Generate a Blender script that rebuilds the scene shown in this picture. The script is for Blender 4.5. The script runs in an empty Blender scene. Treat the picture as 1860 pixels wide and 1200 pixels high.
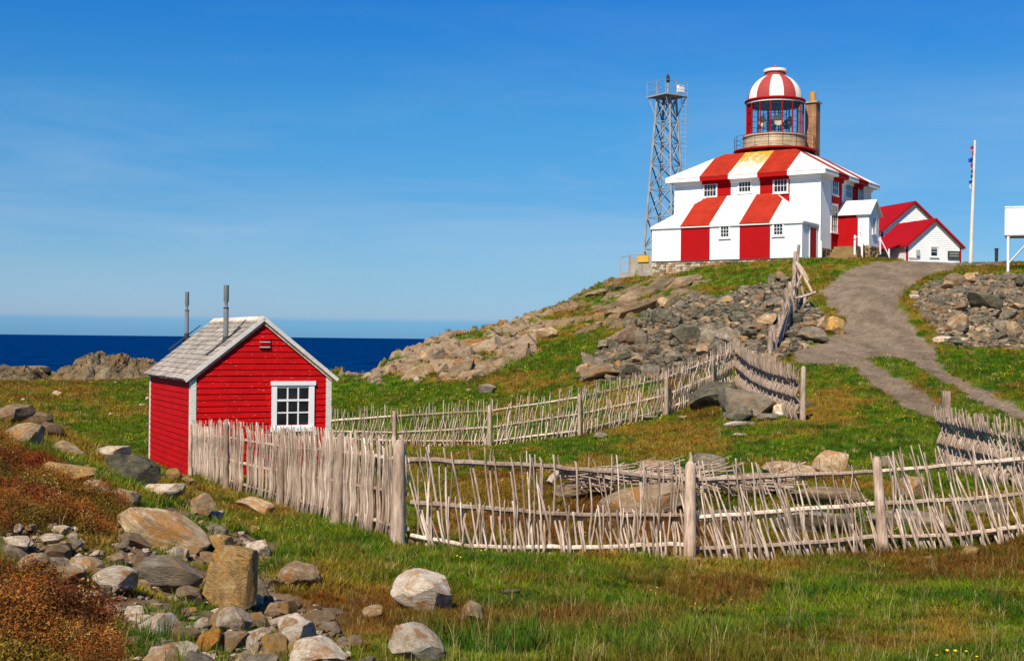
import bpy, bmesh, math, random
import numpy as np
from mathutils import Vector, Matrix
R = math.radians
rnd = random.Random(7)
S = bpy.context.scene
COL = S.collection

# ------------------------------------------------------------------ camera, sky, sun, exposure
F = 2350.0
PITCH = math.atan(15.8 / F); ROLL = 0.0105
cam = bpy.data.objects.new('camera', bpy.data.cameras.new('camera')); COL.objects.link(cam)
CM = Matrix.Rotation(R(90) + PITCH, 3, 'X') @ Matrix.Rotation(ROLL, 3, 'Z')
cam.matrix_world = CM.to_4x4()
cam.data.sensor_width = 36; cam.data.lens = 36 * F / 1860
cam.data.clip_start = 0.1; cam.data.clip_end = 90000
S.camera = cam
SUN_AZ = math.atan2(-0.40, -0.917); SUN_EL = R(47)
sun = bpy.data.objects.new('sun', bpy.data.lights.new('sun', 'SUN')); COL.objects.link(sun)
sd = Vector((math.sin(SUN_AZ) * math.cos(SUN_EL), math.cos(SUN_AZ) * math.cos(SUN_EL), math.sin(SUN_EL)))
sun.rotation_euler = sd.to_track_quat('Z', 'Y').to_euler(); sun.location = sd * 60
sun.data.energy = 5.0; sun.data.angle = R(0.53); sun.data.color = (1.0, 0.90, 0.73)
W = bpy.data.worlds.new('World'); S.world = W; W.use_nodes = True
S.view_settings.view_transform = 'Standard'; S.view_settings.look = 'None'
S.view_settings.exposure = 0.42; S.view_settings.gamma = 1.0; S.view_settings.use_curve_mapping = False

def build_world():
    nt = W.node_tree; nt.nodes.clear(); L = nt.links.new
    N = lambda t, **k: mk(nt, t, **k)
    out = N('ShaderNodeOutputWorld'); bg = N('ShaderNodeBackground'); bg.inputs[1].default_value = 0.075
    sky = N('ShaderNodeTexSky'); sky.sky_type = 'NISHITA'; sky.sun_disc = False
    sky.sun_elevation = SUN_EL; sky.sun_rotation = SUN_AZ % (2 * math.pi)
    sky.air_density = 1.0; sky.dust_density = 0.35; sky.ozone_density = 3.2
    tc = N('ShaderNodeTexCoord'); sep = N('ShaderNodeSeparateXYZ'); L(tc.outputs['Generated'], sep.inputs[0])
    hs = N('ShaderNodeHueSaturation'); hs.inputs['Saturation'].default_value = 1.22; L(sky.outputs[0], hs.inputs['Color'])
    # colour of the air by elevation (multiplied over the physical sky)
    rp = ramp(nt, [(0.0, (0.26, 0.62, 1.35)), (0.0138, (0.27, 0.62, 1.32)), (0.0155, (0.47, 0.70, 1.25)),
                   (0.05, (0.46, 0.70, 1.02)), (0.10, (0.40, 0.72, 1.00)), (0.17, (0.34, 0.82, 1.08)), (0.26, (0.15, 0.74, 1.22)), (1, (0.16, 0.66, 1.1))])
    L(sep.outputs['Z'], rp.inputs[0])
    mu = mix(nt, 'MULTIPLY', 1.0, hs.outputs[0], rp.outputs[0])
    # thin cirrus veils
    mp = N('ShaderNodeMapping'); mp.inputs['Scale'].default_value = (1.6, 1.6, 11); mp.inputs['Rotation'].default_value = (0, R(7), 0)
    L(tc.outputs['Generated'], mp.inputs[0])
    nz = noise(nt, 1.7, 6, 0.6, mp.outputs[0], distort=0.4)
    r2 = ramp(nt, [(0.40, (0, 0, 0)), (0.70, (1, 1, 1))]); L(nz, r2.inputs[0])
    band = ramp(nt, [(0.0, (0, 0, 0)), (0.03, (.5, .5, .5)), (0.09, (1, 1, 1)), (0.2, (.25, .25, .25)), (0.32, (0, 0, 0))]); L(sep.outputs['Z'], band.inputs[0])
    m1 = mix(nt, 'MULTIPLY', 1.0, r2.outputs[0], band.outputs[0])
    m2 = mix(nt, 'MULTIPLY', 1.0, m1, (0.34, 0.34, 0.34))
    m3 = N('ShaderNodeMix'); m3.data_type = 'RGBA'; L(m2, m3.inputs[0]); L(mu, m3.inputs[6]); m3.inputs[7].default_value = (5.2, 6.1, 7.6, 1)
    L(m3.outputs[2], bg.inputs[0]); L(bg.outputs[0], out.inputs[0])

# ------------------------------------------------------------------ node helpers
def mk(nt, t, **k):
    n = nt.nodes.new(t)
    for a, b in k.items(): setattr(n, a, b)
    return n
def ramp(nt, stops, interp='LINEAR'):
    n = nt.nodes.new('ShaderNodeValToRGB'); n.color_ramp.interpolation = interp
    e = n.color_ramp.elements
    while len(e) < len(stops): e.new(0.5)
    for i, (p, c) in enumerate(stops):
        e[i].position = p; e[i].color = (*c, 1) if len(c) == 3 else c
    return n
def mix(nt, mode, fac, a, b):
    n = nt.nodes.new('ShaderNodeMix'); n.data_type = 'RGBA'; n.blend_type = mode
    for i, v in ((0, fac), (6, a), (7, b)):
        if isinstance(v, bpy.types.NodeSocket): nt.links.new(v, n.inputs[i])
        elif isinstance(v, (int, float)): n.inputs[i].default_value = v if i == 0 else (v, v, v, 1)
        else: n.inputs[i].default_value = (*v, 1)
    return n.outputs[2]
def noise(nt, scale, detail=4, rough=0.55, vec=None, distort=0.0):
    n = nt.nodes.new('ShaderNodeTexNoise'); n.inputs['Scale'].default_value = scale
    n.inputs['Detail'].default_value = detail; n.inputs['Roughness'].default_value = rough; n.inputs['Distortion'].default_value = distort
    if vec is not None: nt.links.new(vec, n.inputs['Vector'])
    return n.outputs['Fac']
MATS = {}
def base_mat(name, rough=0.8, spec=0.3):
    m = bpy.data.materials.new(name); m.use_nodes = True; nt = m.node_tree
    b = nt.nodes['Principled BSDF']; b.inputs['Roughness'].default_value = rough; b.inputs['Specular IOR Level'].default_value = spec
    MATS[name] = m
    return m, nt, b
def bump(nt, b, h, strength=0.4, dist=0.02):
    n = nt.nodes.new('ShaderNodeBump'); n.inputs['Strength'].default_value = strength; n.inputs['Distance'].default_value = dist
    nt.links.new(h, n.inputs['Height']); nt.links.new(n.outputs[0], b.inputs['Normal'])
def objvec(nt, scale=(1, 1, 1), rot=(0, 0, 0), rand=True):
    tc = nt.nodes.new('ShaderNodeTexCoord'); mp = nt.nodes.new('ShaderNodeMapping')
    mp.inputs['Scale'].default_value = scale; mp.inputs['Rotation'].default_value = rot
    nt.links.new(tc.outputs['Object'], mp.inputs[0])
    if rand:
        oi = nt.nodes.new('ShaderNodeObjectInfo'); mm = nt.nodes.new('ShaderNodeMath'); mm.operation = 'MULTIPLY'; mm.inputs[1].default_value = 37
        nt.links.new(oi.outputs['Random'], mm.inputs[0]); cb = nt.nodes.new('ShaderNodeCombineXYZ')
        for i in range(3): nt.links.new(mm.outputs[0], cb.inputs[i])
        nt.links.new(cb.outputs[0], mp.inputs['Location'])
    return mp.outputs[0]
def objrand(nt, lo, hi):
    oi = nt.nodes.new('ShaderNodeObjectInfo'); mr = nt.nodes.new('ShaderNodeMapRange')
    mr.inputs[3].default_value = lo; mr.inputs[4].default_value = hi
    nt.links.new(oi.outputs['Random'], mr.inputs[0]); return mr.outputs[0]
def greyf(nt, f):
    c = nt.nodes.new('ShaderNodeCombineColor')
    for i in range(3): nt.links.new(f, c.inputs[i])
    return c.outputs[0]

def rock_mat(name, a, b_, c, stain=None, stain_amt=0.5, strata=True, scale=2.2):
    m, nt, b = base_mat(name, 0.88, 0.25)
    v = objvec(nt)
    n1 = noise(nt, scale, 6, 0.62, v); r1 = ramp(nt, [(0.30, a), (0.52, b_), (0.70, c)]); nt.links.new(n1, r1.inputs[0])
    col = r1.outputs[0]
    v2 = objvec(nt, (1.3, 1.3, 3.4), (R(28), R(-34), 0)); n2 = noise(nt, scale * 1.6, 5, 0.65, v2, 0.6)
    if strata:
        r2 = ramp(nt, [(0.36, (0.55, 0.53, 0.5)), (0.48, (1, 1, 1)), (0.66, (1.0, 0.98, 0.95))]); nt.links.new(n2, r2.inputs[0])
        col = mix(nt, 'MULTIPLY', 0.75, col, r2.outputs[0])
    if stain:
        n3 = noise(nt, scale * 0.8, 5, 0.6, objvec(nt, (1, 1, 1), (1, 0.4, 2)), 0.8)
        r3 = ramp(nt, [(0.55 - 0.1 * stain_amt, (0, 0, 0)), (0.66 - 0.1 * stain_amt, (1, 1, 1))]); nt.links.new(n3, r3.inputs[0])
        col = mix(nt, 'MIX', r3.outputs[0], col, stain)
    n4 = noise(nt, scale * 9, 7, 0.75, v); r4 = ramp(nt, [(0.36, (0.45, 0.43, 0.40)), (0.46, (0.95, 0.95, 0.95)), (0.62, (1.12, 1.12, 1.12))]); nt.links.new(n4, r4.inputs[0])
    col = mix(nt, 'MULTIPLY', 0.8, col, r4.outputs[0])
    col = mix(nt, 'MULTIPLY', 1.0, col, greyf(nt, objrand(nt, 0.72, 1.12)))
    nt.links.new(col, b.inputs['Base Color'])
    mm = nt.nodes.new('ShaderNodeMath'); mm.operation = 'ADD'; nt.links.new(n2, mm.inputs[0])
    n5 = noise(nt, scale * 9, 6, 0.7, v); nt.links.new(n5, mm.inputs[1])
    bump(nt, b, mm.outputs[0], 0.75, 0.045)
    return m
rock_mat('rock_tan', (0.24, 0.155, 0.08), (0.46, 0.33, 0.195), (0.64, 0.51, 0.35), (0.42, 0.20, 0.06), 0.5)
rock_mat('rock_brown', (0.12, 0.08, 0.045), (0.25, 0.175, 0.105), (0.36, 0.27, 0.175), (0.26, 0.12, 0.045), 0.2)
rock_mat('rock_grey', (0.12, 0.098, 0.068), (0.25, 0.205, 0.148), (0.41, 0.35, 0.27), (0.30, 0.19, 0.10), 0.1)
rock_mat('rock_green', (0.052, 0.050, 0.034), (0.125, 0.115, 0.078), (0.225, 0.20, 0.14), (0.24, 0.17, 0.09), 0.0)
rock_mat('rock_white', (0.40, 0.29, 0.19), (0.66, 0.55, 0.42), (0.82, 0.75, 0.64), (0.48, 0.25, 0.11), 0.35, False)
rock_mat('rock_orange', (0.33, 0.12, 0.02), (0.55, 0.25, 0.045), (0.62, 0.34, 0.10), (0.4, 0.12, 0.02), 0.2)
rock_mat('rock_ochre', (0.23, 0.14, 0.055), (0.43, 0.27, 0.105), (0.60, 0.44, 0.24), (0.48, 0.24, 0.05), 0.6)
rock_mat('rock_outcrop', (0.12, 0.088, 0.058), (0.27, 0.20, 0.135), (0.41, 0.325, 0.235), (0.29, 0.155, 0.065), 0.2)
rock_mat('rock_shore', (0.065, 0.048, 0.026), (0.155, 0.115, 0.065), (0.26, 0.20, 0.125), (0.19, 0.10, 0.035), 0.3, True, .9)

def wood_mat(name, a, b_, c):
    m, nt, b = base_mat(name, 0.85, 0.2)
    v = objvec(nt, (6, 6, 0.9)); n1 = noise(nt, 5, 5, 0.65, v)
    r1 = ramp(nt, [(0.3, a), (0.5, b_), (0.7, c)]); nt.links.new(n1, r1.inputs[0])
    n2 = noise(nt, 2.0, 3, 0.5, objvec(nt)); r2 = ramp(nt, [(0.35, (0.72, 0.68, 0.64)), (0.6, (1.05, 1.05, 1.05))]); nt.links.new(n2, r2.inputs[0])
    col = mix(nt, 'MULTIPLY', 1, r1.outputs[0], r2.outputs[0])
    col = mix(nt, 'MULTIPLY', 1, col, greyf(nt, objrand(nt, 0.68, 1.15)))
    nt.links.new(col, b.inputs['Base Color'])
    bump(nt, b, noise(nt, 14, 4, 0.7, v), 0.5, 0.006)
    return m
wood_mat('weathered_wood', (0.22, 0.145, 0.10), (0.44, 0.325, 0.245), (0.62, 0.49, 0.39))
wood_mat('bleached_wood', (0.36, 0.265, 0.195), (0.66, 0.53, 0.425), (0.84, 0.73, 0.62))
wood_mat('shingle_wood', (0.25, 0.21, 0.175), (0.37, 0.325, 0.28), (0.48, 0.43, 0.375))

def paint_mat(name, colr, under=(0.55, 0.5, 0.45), chips=0.0, rough=0.55, var=0.12, rust=0.0, darkmark=0.0):
    m, nt, b = base_mat(name, max(rough, .7), 0.12)
    n1 = noise(nt, 1.6, 5, 0.6, objvec(nt, rand=True)); r1 = ramp(nt, [(0.3, (1 - var,) * 3), (0.7, (1 + var * .4,) * 3)]); nt.links.new(n1, r1.inputs[0])
    col = mix(nt, 'MULTIPLY', 1, colr, r1.outputs[0])
    if chips:
        n2 = noise(nt, 7, 7, 0.72, objvec(nt, (1, 1, 11), rand=True)); t = 0.70 - chips * 0.12
        r2 = ramp(nt, [(t, (0, 0, 0)), (t + 0.02, (1, 1, 1))]); nt.links.new(n2, r2.inputs[0])
        col = mix(nt, 'MIX', r2.outputs[0], col, under)
    if rust:
        n3 = noise(nt, 0.55, 6, 0.7, objvec(nt, (1.5, 1.5, 0.6), rand=False), 0.7); t = 0.62 - rust * 0.16
        if rust > 1:   # rust bleeds down from the iron lantern
            v = objvec(nt, (2.2, 2.2, .25), (0, 0, R(34)), rand=False); n3 = noise(nt, 1.1, 6, 0.7, v, .3)
            tcx = nt.nodes.new('ShaderNodeTexCoord'); sx = nt.nodes.new('ShaderNodeSeparateXYZ'); nt.links.new(tcx.outputs['Object'], sx.inputs[0])
            mr = nt.nodes.new('ShaderNodeMapRange'); mr.inputs[1].default_value = 6.1; mr.inputs[2].default_value = 8.2; mr.inputs[3].default_value = -.18; mr.inputs[4].default_value = .30; nt.links.new(sx.outputs[2], mr.inputs[0])
            ad = nt.nodes.new('ShaderNodeMath'); ad.operation = 'ADD'; nt.links.new(n3, ad.inputs[0]); nt.links.new(mr.outputs[0], ad.inputs[1]); n3 = ad.outputs[0]; t = .40
        r3 = ramp(nt, [(t, (0, 0, 0)), (t + (0.14 if rust < 1 else .3), (1, 1, 1))]); nt.links.new(n3, r3.inputs[0])
        col = mix(nt, 'MIX', r3.outputs[0], col, (0.62, 0.27, 0.03))
    nt.links.new(col, b.inputs['Base Color'])
    bump(nt, b, noise(nt, 30, 3, 0.6, objvec(nt, (1, 1, 4))), 0.15, 0.004)
    return m
paint_mat('red_paint', (0.40, 0.0022, 0.004), (0.70, 0.42, 0.38), 0.25)
paint_mat('shed_red', (0.52, 0.0025, 0.004), (0.72, 0.45, 0.40), 0.50, var=0.22)
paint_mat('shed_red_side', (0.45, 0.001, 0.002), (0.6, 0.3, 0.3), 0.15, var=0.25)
paint_mat('white_paint', (0.80, 0.80, 0.79), (0.5, 0.46, 0.4), 0.05, var=0.05)
paint_mat('worn_white', (0.68, 0.65, 0.59), (0.34, 0.29, 0.235), 1.15, var=0.15)
paint_mat('roof_red', (0.37, 0.026, 0.010), (0.6, 0.26, 0.16), 0.5, var=0.28)
paint_mat('roof_white', (0.76, 0.73, 0.67), (0.6, 0.4, 0.2), 0.1, var=0.06)
paint_mat('roof_rusty', (0.80, 0.74, 0.60), (0.6, 0.4, 0.2), 0.3, var=0.08, rust=1.25)
paint_mat('dome_red', (0.37, 0.055, 0.050), (0.1, 0.05, 0.05), 0.4, var=0.1)
paint_mat('barn_red', (0.34, 0.004, 0.007), (0.6, 0.2, 0.2), 0.1, var=0.12)
paint_mat('drum_stone', (0.50, 0.40, 0.26), (0.6, 0.4, 0.2), 0.0, var=0.4, rust=0.55)
paint_mat('concrete', (0.36, 0.315, 0.26), (0.3, 0.25, 0.2), 0.4, rough=.9, var=0.3)
paint_mat('steps_stone', (0.25, 0.165, 0.07), (0.3, 0.25, 0.2), 0.4, rough=.9, var=0.3)
paint_mat('tower_steel', (0.34, 0.345, 0.35), (0.20, 0.15, 0.11), 0.8, rough=.5, var=0.3)
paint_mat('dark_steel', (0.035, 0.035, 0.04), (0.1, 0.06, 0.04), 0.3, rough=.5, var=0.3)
paint_mat('pipe_grey', (0.17, 0.18, 0.19), (0.1, 0.08, 0.06), 0.2, rough=.45, var=0.25)
paint_mat('dark_lead', (0.04, 0.042, 0.045), (0.1, 0.08, 0.06), 0.1, rough=.6, var=0.2)
paint_mat('yellow_paint', (0.62, 0.36, 0.05), (0.4, 0.3, 0.2), 0.3, var=0.2)
paint_mat('interior_dark', (0.10, 0.092, 0.07), (0.02, 0.02, 0.02), 0.0, rough=.9)
paint_mat('lamp_bowl', (0.52, 0.44, 0.32), (0.3, 0.2, 0.1), 0.1, rough=.25, var=.3)
paint_mat('flag_blue', (0.02, 0.07, 0.42)); paint_mat('flag_red', (0.5, 0.02, 0.03)); paint_mat('flag_navy', (0.015, 0.02, 0.10)); paint_mat('flag_white', (0.7, 0.7, 0.72))
paint_mat('board_dark', (0.035, 0.05, 0.045), (0.3, 0.3, 0.3), 0.3)
paint_mat('green_paint', (0.03, 0.16, 0.07))
paint_mat('pot_clay', (0.50, 0.27, 0.08), var=0.25)
paint_mat('grey_box', (0.36, 0.34, 0.30))
def glass_mat():
    m, nt, b = base_mat('window_glass', 0.06, 0.5)
    n = noise(nt, 3, 3, 0.5, objvec(nt)); r = ramp(nt, [(0.3, (0.006, 0.007, 0.008)), (0.8, (0.03, 0.034, 0.038))]); nt.links.new(n, r.inputs[0]); nt.links.new(r.outputs[0], b.inputs['Base Color'])
    m, nt, b = base_mat('clear_glass', 0.03, 0.5)
    tr = nt.nodes.new('ShaderNodeBsdfTransparent'); tr.inputs[0].default_value = (0.975, 0.98, 0.985, 1); gl = nt.nodes.new('ShaderNodeBsdfGlossy'); gl.inputs['Roughness'].default_value = 0.03
    mx = nt.nodes.new('ShaderNodeMixShader'); mx.inputs[0].default_value = 0.045
    nt.links.new(tr.outputs[0], mx.inputs[1]); nt.links.new(gl.outputs[0], mx.inputs[2])
    nt.links.new(mx.outputs[0], nt.nodes['Material Output'].inputs[0])
glass_mat()
def brick_mat():
    m, nt, b = base_mat('brick_wall', 0.9, 0.2)
    br = nt.nodes.new('ShaderNodeTexBrick'); br.inputs['Scale'].default_value = 1.0
    br.inputs['Color1'].default_value = (0.30, 0.115, 0.045, 1); br.inputs['Color2'].default_value = (0.21, 0.085, 0.035, 1); br.inputs['Mortar'].default_value = (0.36, 0.27, 0.19, 1)
    br.inputs['Brick Width'].default_value = 0.22; br.inputs['Row Height'].default_value = 0.085; br.inputs['Mortar Size'].default_value = 0.012
    tc = nt.nodes.new('ShaderNodeTexCoord'); sp = nt.nodes.new('ShaderNodeSeparateXYZ'); cb = nt.nodes.new('ShaderNodeCombineXYZ')
    nt.links.new(tc.outputs['Object'], sp.inputs[0]); ad = nt.nodes.new('ShaderNodeMath'); ad.operation = 'ADD'
    nt.links.new(sp.outputs[0], ad.inputs[0]); nt.links.new(sp.outputs[1], ad.inputs[1]); nt.links.new(ad.outputs[0], cb.inputs[0]); nt.links.new(sp.outputs[2], cb.inputs[1])
    nt.links.new(cb.outputs[0], br.inputs['Vector'])
    n = noise(nt, 1.2, 4, 0.6, tc.outputs['Object']); r = ramp(nt, [(0.3, (0.7, 0.7, 0.7)), (0.7, (1.25, 1.2, 1.1))]); nt.links.new(n, r.inputs[0])
    nt.links.new(mix(nt, 'MULTIPLY', 1, br.outputs[0], r.outputs[0]), b.inputs['Base Color']); bump(nt, b, br.outputs['Fac'], -0.4, 0.02)
brick_mat()
def leaf_mat(name, rough=0.75, trans=0.25):
    m, nt, b = base_mat(name, rough, 0.15)
    at = nt.nodes.new('ShaderNodeAttribute'); at.attribute_type = 'INSTANCER'; at.attribute_name = 'tint'
    n = noise(nt, 25, 3, 0.6, objvec(nt, rand=False)); r = ramp(nt, [(0.3, (0.65, 0.65, 0.65)), (0.7, (1.35, 1.35, 1.3))]); nt.links.new(n, r.inputs[0])
    col = mix(nt, 'MULTIPLY', 1, at.outputs['Color'], r.outputs[0])
    nt.links.new(col, b.inputs['Base Color'])
    tl = nt.nodes.new('ShaderNodeBsdfTranslucent'); nt.links.new(col, tl.inputs[0])
    mx = nt.nodes.new('ShaderNodeMixShader'); mx.inputs[0].default_value = trans
    nt.links.new(b.outputs[0], mx.inputs[1]); nt.links.new(tl.outputs[0], mx.inputs[2]); nt.links.new(mx.outputs[0], nt.nodes['Material Output'].inputs[0])
leaf_mat('grass_blade'); leaf_mat('heath_leaf', 0.8, 0.15)
m_, nt_, b_ = base_mat('petal_yellow', 0.6); b_.inputs['Base Color'].default_value = (0.80, 0.50, 0.01, 1)
build_world()

# ------------------------------------------------------------------ pixel <-> world (real distances)
CMn = np.array(CM)
def at(px, py, Y):
    d = CM @ Vector(((px - 930) / F, -(py - 600) / F, -1.0))
    return d * (Y / d.y)
def project(x, y, z):
    p = np.stack([x, y, z], -1) @ CMn
    w = np.maximum(-p[..., 2], 1e-3)
    return 930 + F * p[..., 0] / w, 600 - F * p[..., 1] / w

# ------------------------------------------------------------------ numpy noise
def _h(ix, iy, s):
    n = (ix * 374761393 + iy * 668265263 + s * 1442695041) & 0xffffffff
    n = ((n ^ (n >> 13)) * 1274126177) & 0xffffffff
    return ((n ^ (n >> 16)) & 0xffff) / 65535.0
def vnoise(x, y, s=0):
    ix = np.floor(x).astype(np.int64); iy = np.floor(y).astype(np.int64); fx = x - ix; fy = y - iy
    fx = fx * fx * (3 - 2 * fx); fy = fy * fy * (3 - 2 * fy)
    return (_h(ix, iy, s) * (1 - fx) + _h(ix + 1, iy, s) * fx) * (1 - fy) + (_h(ix, iy + 1, s) * (1 - fx) + _h(ix + 1, iy + 1, s) * fx) * fy
def fbm(x, y, s=0, o=4, g=0.5):
    a = 1.0; t = 0; n = 0
    for k in range(o):
        n = n + a * vnoise(x, y, s + k * 17); t += a; a *= g; x = x * 2.03 + 11.3; y = y * 2.03 + 5.7
    return n / t
def sm(a, b, x):
    t = np.clip((x - a) / (b - a), 0, 1); return t * t * (3 - 2 * t)

# ------------------------------------------------------------------ fences: stations (px, Y, base, rail1, rail2, rail3, top)
F1 = [(352, 29.1, 870, 854, 823, 789, 770), (420, 25.0, 893, 873, 836, 795, 768), (519, 22.0, 925, 902, 858, 811, 780),
      (625, 18.7, 955, 928, 876, 821, 789), (740, 15.7, 990, 960, 898, 836, 803)]
F2 = [(745, 15.75, 990, 972, 912, 834, 812), (860, 15.8, 1006, 993, 921, 840, 818), (1000, 16.1, 1010, 994, 932, 848, 829), (1120, 16.4, 1016, 993, 936, 859, 834),
      (1235, 16.7, 1024, 988, 936, 870, 843), (1255, 16.75, 1026, 997, 940, 873, 846), (1420, 17.1, 1022, 990, 928, 864, 842), (1600, 17.5, 1008, 974, 915, 856, 830),
      (1730, 17.6, 998, 972, 908, 845, 812), (1860, 17.6, 980, 957, 897, 832, 790), (2010, 17.7, 962, 938, 882, 818, 784)]
F3 = [(598, 43.0, 806, 795, 783, 764, 746), (720, 41.5, 812, 800, 785, 755, 740), (890, 39.5, 812, 801, 776, 746, 730), (1049, 39.2, 794, 782, 752, 722, 706),
      (1205, 41.0, 757, 745, 719, 688, 671), (1290, 43.0, 724, 711, 684, 655, 639), (1335, 44.5, 703, 689, 662, 636, 620)]
F4 = [(1337, 44.5, 703, 690, 662, 638, 620), (1368, 40.0, 728, 712, 688, 662, 640), (1400, 37.0, 748, 730, 703, 676, 653), (1450, 34.3, 765, 748, 718, 688, 668)]
F5 = [(1706, 26.0, 850, 836, 800, 763, 744), (1780, 23.9, 872, 855, 818, 780, 758), (1860, 22.0, 893, 876, 838, 797, 773), (2020, 19.0, 935, 916, 872, 830, 800)]
for fr in (F1, F2, F3, F4, F5): assert all(len(s) == 7 for s in fr)

# ------------------------------------------------------------------ terrain
CTRL = [(0, 1200, 6.5), (400, 1200, 7), (930, 1200, 7.5), (1400, 1200, 8), (1860, 1200, 8.5), (0, 1100, 7.6), (0, 1000, 9.0), (0, 900, 12.5), (0, 830, 15),
        (0, 770, 19), (30, 752, 22), (200, 1100, 8.8), (200, 960, 12), (120, 850, 16), (220, 880, 17.5), (300, 900, 19.5), (330, 885, 24), (300, 1020, 12.6), (430, 1110, 10.7), (480, 980, 16), (400, 940, 18), (600, 1040, 12.5),
        (770, 1108, 10.7), (600, 1000, 14.6), (740, 995, 15.7), (1000, 1080, 12.2), (1100, 1120, 10.8), (1400, 1100, 12), (1700, 1080, 12.5), (1860, 1060, 13),
        (345, 870, 29.4), (598, 845, 32), (272, 832, 33.8), (450, 830, 35), (170, 790, 42), (150, 740, 60), (150, 692, 92), (0, 700, 80), (0, 730, 55), (300, 700, 85), (620, 700, 82),
        (760, 835, 31.5), (950, 850, 27), (1200, 830, 28), (1240, 905, 22), (1500, 900, 22), (1000, 900, 22.5), (1450, 765, 34), (1335, 712, 42.5), (1600, 790, 29.5), (1250, 780, 33.5), (1700, 850, 26), (1860, 893, 22), (1680, 900, 21.5), (1860, 760, 33), (1700, 748, 34.5), (1640, 702, 40),
        (1560, 655, 47), (1450, 652, 47), (1700, 652, 49), (1860, 685, 42), (1570, 560, 61), (1500, 545, 65), (1640, 480, 82), (1540, 500, 76), (1715, 480, 84), (1860, 640, 52), (1860, 505, 68), (1830, 489, 71), (1750, 642, 51), (1740, 500, 76),
        (1400, 600, 58), (1100, 685, 48), (1200, 662, 50), (1320, 622, 54), (1250, 545, 72), (1350, 525, 75), (1450, 560, 66), (1440, 477, 84), (1184, 507, 92), (1275, 487, 89.5), (1125, 507, 95), (1050, 542, 89), (960, 577, 84), (880, 599, 80), (810, 614, 76), (745, 641, 72), (655, 692, 66),
        (900, 692, 57), (780, 706, 60), (700, 708, 64), (620, 725, 62), (950, 655, 66), (1000, 625, 73), (1060, 600, 77), (800, 655, 68), (700, 760, 47), (900, 730, 48), (1000, 710, 50)]
cp = []
for px, py, Y in CTRL: cp.append(at(px, py, Y))
for fr in (F1, F2, F3, F4, F5):
    for s in fr: cp.append(at(s[0], s[2] - 2, s[1]))
for x, y, z in [(-9, 3, -1.3), (0, 1, -1.6), (9, 3, -1.9), (-12, 10, -1.0), (-14, 20, -1.3), (-16, 28, -2.4), (-25, 15, -1.2), (14, 12, -2.2), (20, 24, -2.2), (25, 40, -1.2), (30, 55, 0.6), (-30, 40, -3.2), (-40, 60, -3.3), (-35, 85, -3.2),
                (34, 72, 4.6), (40, 90, 5.6), (48, 70, 4.2), (20, 95, 5.9), (25, 105, 6.0), (35, 108, 6.0), (14, 98, 5.0), (33, 95, 5.8), (28, 90, 5.75), (22.3, 88.0, 5.75), (24, 87, 5.6), (19.8, 84.5, 5.35), (16, 105, 5.5), (45, 115, 6), (10, -6, -1.5), (-10, -6, -1.2)]:
    cp.append(Vector((x, y, z)))
cp = np.array([list(c) for c in cp])
def tps_fit(P, lam=0.02):
    n = len(P); X = P[:, :2]; d = np.linalg.norm(X[:, None] - X[None], axis=2)
    K = np.where(d > 0, d * d * np.log(d + 1e-9), 0); A = np.zeros((n + 3, n + 3)); A[:n, :n] = K + lam * np.eye(n)
    A[:n, n] = 1; A[:n, n + 1:] = X; A[n, :n] = 1; A[n + 1:, :n] = X.T
    return np.linalg.solve(A, np.concatenate([P[:, 2], np.zeros(3)]))
SC_ = 20.0; cps = cp.copy(); cps[:, :2] /= SC_
WT = tps_fit(cps, 0.0006)
EDGE = np.array([(-90, 102), (-40, 100), (-20, 97), (-13, 90), (-10.5, 82), (-9.2, 69), (-7.6, 68), (-5.8, 73.5), (-4, 77.5), (-1.5, 81.5), (1.2, 85.5), (4.5, 90.5), (6.9, 96), (9.5, 99), (12, 112), (30, 122), (90, 124)])
def base_height(x, y):
    x = np.asarray(x, float); y = np.asarray(y, float); sh = x.shape; xf = x.ravel(); yf = y.ravel()
    out = np.empty(xf.size); n = len(cps)
    for i in range(0, xf.size, 20000):
        a = np.stack([xf[i:i + 20000], yf[i:i + 20000]], 1) / SC_
        d2 = ((a[:, None, :] - cps[None, :, :2]) ** 2).sum(2)
        K = 0.5 * d2 * np.log(d2 + 1e-12)
        out[i:i + 20000] = K @ WT[:n] + WT[n] + a @ WT[n + 1:]
    z = np.clip(out, -4.6, 6.3).reshape(sh)
    e = np.interp(x, EDGE[:, 0], EDGE[:, 1]) + 1.2 * (fbm(x * .4, y * .4, 91) - .5)
    t = np.maximum(y - e, 0)
    return z - np.minimum(t * 1.1 + t * t * 0.1, 26)

def inpoly(px, py, poly):
    px = np.asarray(px); py = np.asarray(py); ins = np.zeros(px.shape, bool); n = len(poly)
    for i in range(n):
        x0, y0 = poly[i]; x1, y1 = poly[(i + 1) % n]
        if y0 == y1: continue
        c = ((y0 > py) != (y1 > py)) & (px < (x1 - x0) * (py - y0) / (y1 - y0) + x0)
        ins ^= c
    return ins
P_ROAD = [[(1590, 474), (1530, 494), (1488, 528), (1505, 555), (1535, 578), (1530, 598), (1490, 620), (1440, 638), (1448, 660), (1530, 662), (1560, 652), (1590, 650), (1660, 656), (1700, 650), (1700, 632), (1664, 600), (1634, 562), (1640, 532), (1680, 505), (1730, 490), (1740, 474)],
          [(1528, 655), (1590, 702), (1640, 737), (1690, 756), (1760, 790), (1800, 780), (1730, 748), (1690, 722), (1640, 690), (1578, 652)],
          [(1640, 648), (1700, 690), (1780, 730), (1860, 774), (1960, 822), (2000, 800), (1860, 740), (1800, 712), (1740, 686), (1700, 658), (1690, 640)]]
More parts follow.
